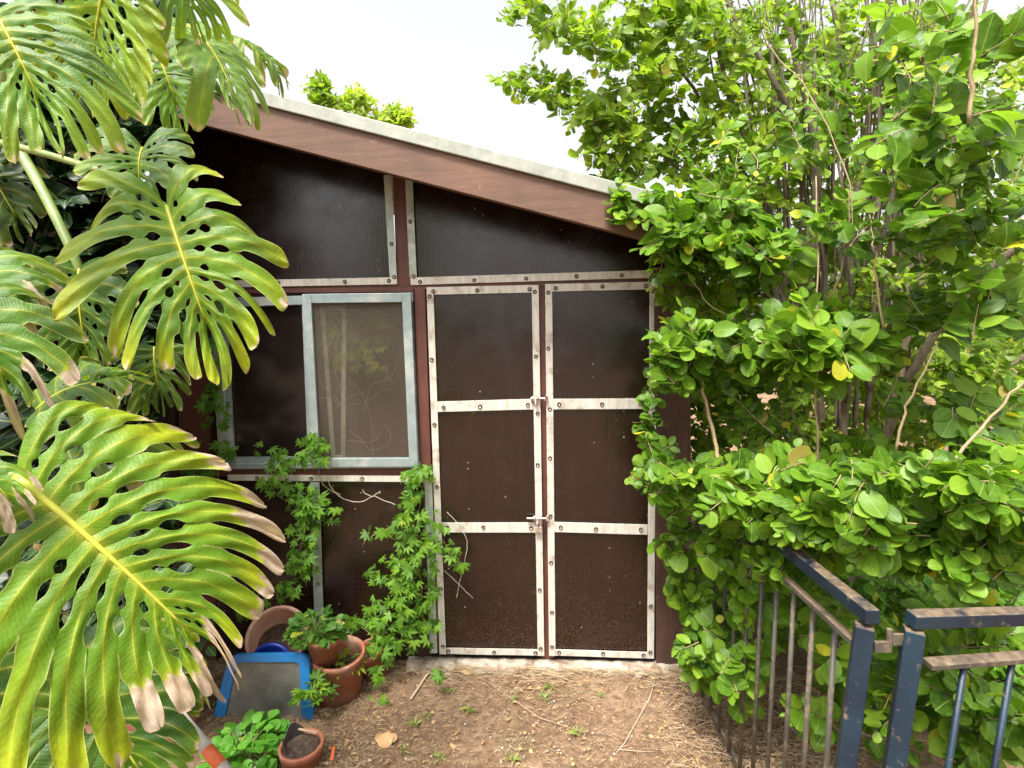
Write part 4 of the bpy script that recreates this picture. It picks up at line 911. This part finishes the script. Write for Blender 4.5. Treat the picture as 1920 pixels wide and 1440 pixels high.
for ring, off in ((O_, -.012), (O_, .012), (I_, .012), (I_, -.012)): vs += [bil(*p)+nrm*off for p in ring]
mb.add(vs, [(j*n+k, j*n+(k+1) % n, ((j+1) % 4)*n+(k+1) % n, ((j+1) % 4)*n+k) for j in range(4) for k in range(n)])
mb.build('frame_rim', M['blue'], root, False, .003)
mb = MB(); mb.add([bil(*p)-nrm*.003 for p in I_]+[bil(*p)+nrm*.001 for p in I_], [tuple(range(n)), tuple(range(2*n-1, n-1, -1))]); mb.build('sheet', M['gray'], root)
mb = MB(); c_ = at(508, 1252, 2.365); mb.lathe([(.001, .002), (.092, .002), (.100, .012), (.112, .014), (.116, .008), (.112, -.012), (.10, -.016), (.001, -.016)], c_, (.0, -.96, .28), 40)
tag(mb.build('plastic_dish', M['navyplastic'], None, True), 'round dark blue plastic dish behind the blue frame', 'dish')
# striped pole
pA, pB = at(330, 1335, 1.75), at(428, 1452, 1.62)
root = tag(empty('striped_pole', tuple(pB)), 'dirty white plastic pole with an orange band slanting down under the monstera', 'pole')
f = unit(pB-pA); Lp = np.linalg.norm(pB-pA)
mb = MB(); mb.tube([pA-f*.004, pA, pA+f*Lp*.62], [.014, .021, .021], 18); mb.build('pole', M['white'], root, True)
mb = MB(); mb.tube([pA+f*Lp*.62, pA+f*Lp*.88], .0212, 18); mb.build('band', M['orange'], root, True)
mb = MB(); mb.tube([pA+f*Lp*.88, pA+f*(Lp+.5)], .021, 18); mb.build('pole', M['white'], root, True)
mb = MB(); c_ = gr(482, 1452); mb.lathe([(.045, 0), (.043, .02), (.034, .034), (.018, .042), (.001, .044)], c_, (0, 0, 1), 20, .03)
tag(mb.build('white_stone', M['stone'], None, True), 'pale rounded stone at the bottom edge by the cracked pot', 'stone')
mb = MB(); c_ = gr(300, 1420); mb.box(c_[0]-.42, c_[0]+.02, 2.10, 2.28, 0, .12)
tag(mb.build('planter_box', M['terra'], None, bevel=.01), 'long red brown planter in the shade under the monstera', 'planter')
for lab, pts, wd in (('short flat stick lying on the earth left of the door', [(770, 1311), (808, 1254)], .011), ('orange plastic stake fragment by the cracked pot', [(622, 1425), (626, 1400)], .012), ('pale wood splinter lying across the cracked pot', [(556, 1366), (594, 1374)], .010)):
    mb = MB(); z = .012 if wd == .011 else .03
    A, B = gr(*pts[0], z), gr(*pts[1], z)
    if 'splinter' in lab: A, B = at(*pts[0], 2.08), at(*pts[1], 2.06)
    mb.obox(A, B, wd, .006, (1, 0, 0)); tag(mb.build('stick', M['orange'] if 'orange' in lab else M['drytwig'], None, bevel=.002), lab, 'stick')

# ================================================================== LITTER
def gnd(x, y): return V((x, y, 0))
def vis_ground():
    while True:
        px, py = 380+1240*rng.random(), 1235+215*rng.random(); p = gr(px, py)
        if p[1] < 2.64: return p, px, py
P_ = []; mb = MB()
for i in range(9000):
    p, px, py = vis_ground(); dw = 2.62-p[1]
    if rng.random() > (.25 + .9*math.exp(-dw*9) + .3*(px > 1240) + .5*(px < 720)): continue
    a = rng.random()*3.14 if dw > .09 else rng.normal()*.35
    L = .008+.035*rng.random()**2 + (.09*rng.random()**2 if dw < .12 or px > 1250 else 0); d = V((math.cos(a), math.sin(a), 0)); bnd = V((-d[1], d[0], 0))*rng.normal()*L*.10
    z0 = .003+.010*rng.random()*(3 if dw < .1 or px > 1260 else 1); r_ = .0005+.0008*rng.random()
    mb.tube([p-d*L/2+V((0, 0, z0)), p+bnd+V((0, 0, z0+.006*rng.random())), p+d*L/2+V((0, 0, z0*.6+.004*rng.random()))], r_, 3, False)
for i in range(420):
    x = -.75+1.5*rng.random(); p = V((x, 2.62+.035*rng.random(), 0)); a = rng.normal()*.4; L = .03+.12*rng.random()**2; d = V((math.cos(a), math.sin(a)*.5, 0)); z0 = .008+.03*rng.random()**2
    mb.tube([p-d*L/2+V((0, 0, z0)), p+V((0, -.006, z0+.008)), p+d*L/2+V((0, 0, z0*.7))], .0006+.0014*rng.random()**2, 3, False)
tag(mb.build('straw_litter', M['straw'], None, True), 'fine dry straw and stem scraps scattered over the bare earth', 'litter', kind='stuff')
P, D, Nn, Sz = [], [], [], []
for i in range(1500):
    p, px, py = vis_ground()
    if rng.random() > .35+.6*(px < 740)+.6*(px > 1230)+.6*(p[1] > 2.5): continue
    P.append(p+V((0, 0, .006))); a = rng.random()*6.28; D.append((math.cos(a), math.sin(a), rng.normal()*.15)); Nn.append(unit(V((0, 0, 1))+rng.normal(size=3)*.3)); Sz.append(.010+.02*rng.random()**2)
tag(cloud('leaf_litter', M['dry'], P, D, Nn, Sz, None, T_SIM), 'crumbs of brown dead leaf over the earth', 'litter', kind='stuff')
mb = MB()
for i in range(500):
    p, px, py = vis_ground(); r_ = .0015+.0045*rng.random()**3; mb.lathe([(.0005, r_*.9), (r_*.7, r_*.6), (r_, 0), (r_*.8, -r_*.4)], p+V((0, 0, 0)), unit(V((0, 0, 1))+rng.normal(size=3)*.3), 6, .1)
tag(mb.build('gravel', M['stone'], None, True), 'small pale pebbles in the earth', 'gravel', kind='stuff')
for lab, q, s_ in (('curled orange brown dead leaf on the earth right of the cracked pot', (705, 1393), .07), ('dead leaf lying beside the orange brown one', (722, 1388), .05), ('dead leaf on the litter near the left door corner', (868, 1262), .05)):
    c_ = gr(*q, .012); o = cloud('dead_leaf', M['dry'], [c_, c_], [(1, .3, .15), (.3, 1, .25)], [(0, -.2, 1), (.3, 0, 1)], [s_, s_*.7], None, T_RND); tag(o, lab, 'dead leaf')
for lab, pts, r_ in (('long bent dry twig on the earth in front of the right door', [(1228, 1275), (1218, 1310), (1195, 1350), (1172, 1392), (1155, 1412)], .004), ('short dry twig beside the long bent one', [(1160, 1405), (1190, 1408), (1230, 1410)], .0025),
                     ('thin root crossing the earth in the middle', [(890, 1262), (960, 1310), (1010, 1345), (1080, 1368), (1100, 1375)], .0018), ('dry stem lying along the door threshold', [(800, 1236), (900, 1250), (1050, 1258), (1230, 1268)], .0028)):
    W_ = [gr(a, b, .006) for a, b in pts]; mb = MB(); mb.tube(W_, list(np.linspace(r_, r_*.5, len(W_))), 6); tag(mb.build('twig', M['drytwig'], None, True), lab, 'twig')
spots = [(827, 1275, .045, 'by the threshold below the left door edge'), (838, 1300, .04, 'just in front of the one under the left door edge'), (1033, 1290, .05, 'before the gap between the doors'), (1020, 1312, .045, 'tallest, in the middle of the earth patch'), (880, 1332, .05, 'left of the middle of the earth patch'), (778, 1362, .05, 'right of the orange brown dead leaf'), (800, 1345, .03, 'small, beside the stick'),
         (1083, 1376, .045, 'at the end of the thin root'), (1130, 1308, .03, 'before the right door'), (825, 1425, .05, 'at the bottom edge left of centre'), (757, 1410, .03, 'small, below the dead leaves'), (960, 1428, .05, 'at the bottom edge in the centre'), (960, 1312, .03, 'faint, before the left door')]
for px, py, s_, lab in spots:
    c_ = gr(px, py); P, D, Nn, Sz = [], [], [], []
    for k in range(14):
        a = rng.random()*6.28; P.append(c_+V((math.cos(a)*.006, math.sin(a)*.006, .002+.01*rng.random()))); D.append((math.cos(a), math.sin(a), .3+.9*rng.random())); Nn.append((0, -.2, 1)); Sz.append(s_*(.35+.5*rng.random()))
    tag(cloud('weed_tuft', M['weed'], P, D, Nn, Sz, None, tmpl_ovate(.10, .1, .3, .02), rng.random(14)*.9), 'small green weed tuft ' + lab, 'weed', 'weed tufts on the bare earth')
# dry brush at the railing foot
mb = MB()
for i in range(150):
    p = gr(1300+330*rng.random(), 1225+240*rng.random()); 
    if p[1] > 2.66 or p[0] < .66: continue
    a = rng.random()*6.28; L = .08+.20*rng.random(); d = V((math.cos(a), math.sin(a), .15+.5*rng.random()))*L; b_ = rng.normal(size=3)*.03
    mb.tube([p+V((0, 0, .005)), p+d*.5+b_, p+d+V((0, 0, -.04))], .0013, 4, False)
tag(mb.build('dry_brush', M['drytwig'], None, True), 'tangle of dry stems at the foot of the railing', 'brush', kind='stuff')

# ================================================================== RAILING AND GATE
A0 = V((.690, 2.68, 0)); A1 = V((.757, 1.30, 0)); fd = unit(A1-A0)
rail = tag(empty('metal_railing', tuple(A0)), 'rusty steel railing running from the shed corner to the dark blue post', 'railing')
def fp(y, z, off=0): f_ = (y-A0[1])/(A1[1]-A0[1]); return A0+(A1-A0)*f_+V((off, 0, z))
mb = MB(); mb.obox(fp(2.68, .05), fp(1.32, .05), .034, .014, (0, 0, 1)); mb.build('bottom_rail', M['fence_old'], rail, bevel=.002)
mb = MB(); mb.obox(fp(2.68, .975), fp(1.325, .975), .024, .016, (1, 0, 0)); mb.build('middle_rail', M['fence_old'], rail, bevel=.002)
mb = MB(); mb.obox(fp(2.68, 1.075), fp(1.262, 1.075), .034, .036, (1, 0, 0)); mb.build('top_rail', M['fence'], rail, bevel=.003)
y_ = 1.43
while y_ < 2.64:
    mb = MB(); mb.tube([fp(y_, .057, -.012), fp(y_, .966, .012)], .0072, 10); mb.build('baluster', M['fence_old'], rail, True); y_ += .108
cp = at(1621, 1172, 1.28); ld = unit(at(1585, 1440, 1.28)-cp)          # the old post leans a few degrees
tw = V((math.cos(rad(-24)), math.sin(rad(-24)), 0))                      # and is set slightly turned
mb = MB(); mb.obox(cp, cp+ld*(cp[2]/-ld[2]), .040, .040, tw); mb.build('post', M['fence'], rail, bevel=.003)
# gate, right of the post
gp = at(1722, 1172, 1.27)
gate = tag(empty('metal_gate', (gp[0], 1.27, 0)), 'dark blue steel gate frame with rusty cross bar beside the railing post', 'gate')
zt = gp[2]
gp2 = at(1714, 1180, 1.27); lg = unit(at(1676, 1440, 1.27)-gp2)
mb = MB(); mb.obox(gp2, gp2+lg*((gp2[2]-.06)/-lg[2]), .040, .040, tw); mb.build('gate_stile', M['fence'], gate, bevel=.003)
mb = MB(); mb.obox(V((gp[0]-.019, 1.27, zt+.014)), at(2250, 1145, 1.40), .034, .034, (0, 1, .1)); mb.build('gate_top_rail', M['fence'], gate, bevel=.003)
q0, q1 = at(1738, 1245, 1.272), at(2250, 1208, 1.40)
mb = MB(); mb.obox(q0, q1, .032, .014, (0, 1, .1)); mb.build('gate_cross_bar', M['fence_old'], gate, bevel=.002)
for px in (1805, 1892, 1975, 2060):
    f_ = (px-1738)/(2250-1738.); a = q0+(q1-q0)*f_; mb = MB(); a = a-V((0, 0, .008)); mb.tube([a, a+lg*((a[2]-.08)/-lg[2])], .0072, 10); mb.build('baluster', M['fence'], gate, True)
mb = MB(); h0 = at(1668, 1188, 1.275); mb.tube([h0-V((0, 0, .045)), h0+V((0, 0, .012))], .007, 10); mb.box(h0[0]+.004, gp[0]-.019, 1.268, 1.276, h0[2]-.026, h0[2]+.002); mb.box(cp[0]+.019, h0[0]-.004, 1.268, 1.276, h0[2]-.045, h0[2]-.018)
mb.build('hinge', M['fence_old'], gate, bevel=.001)
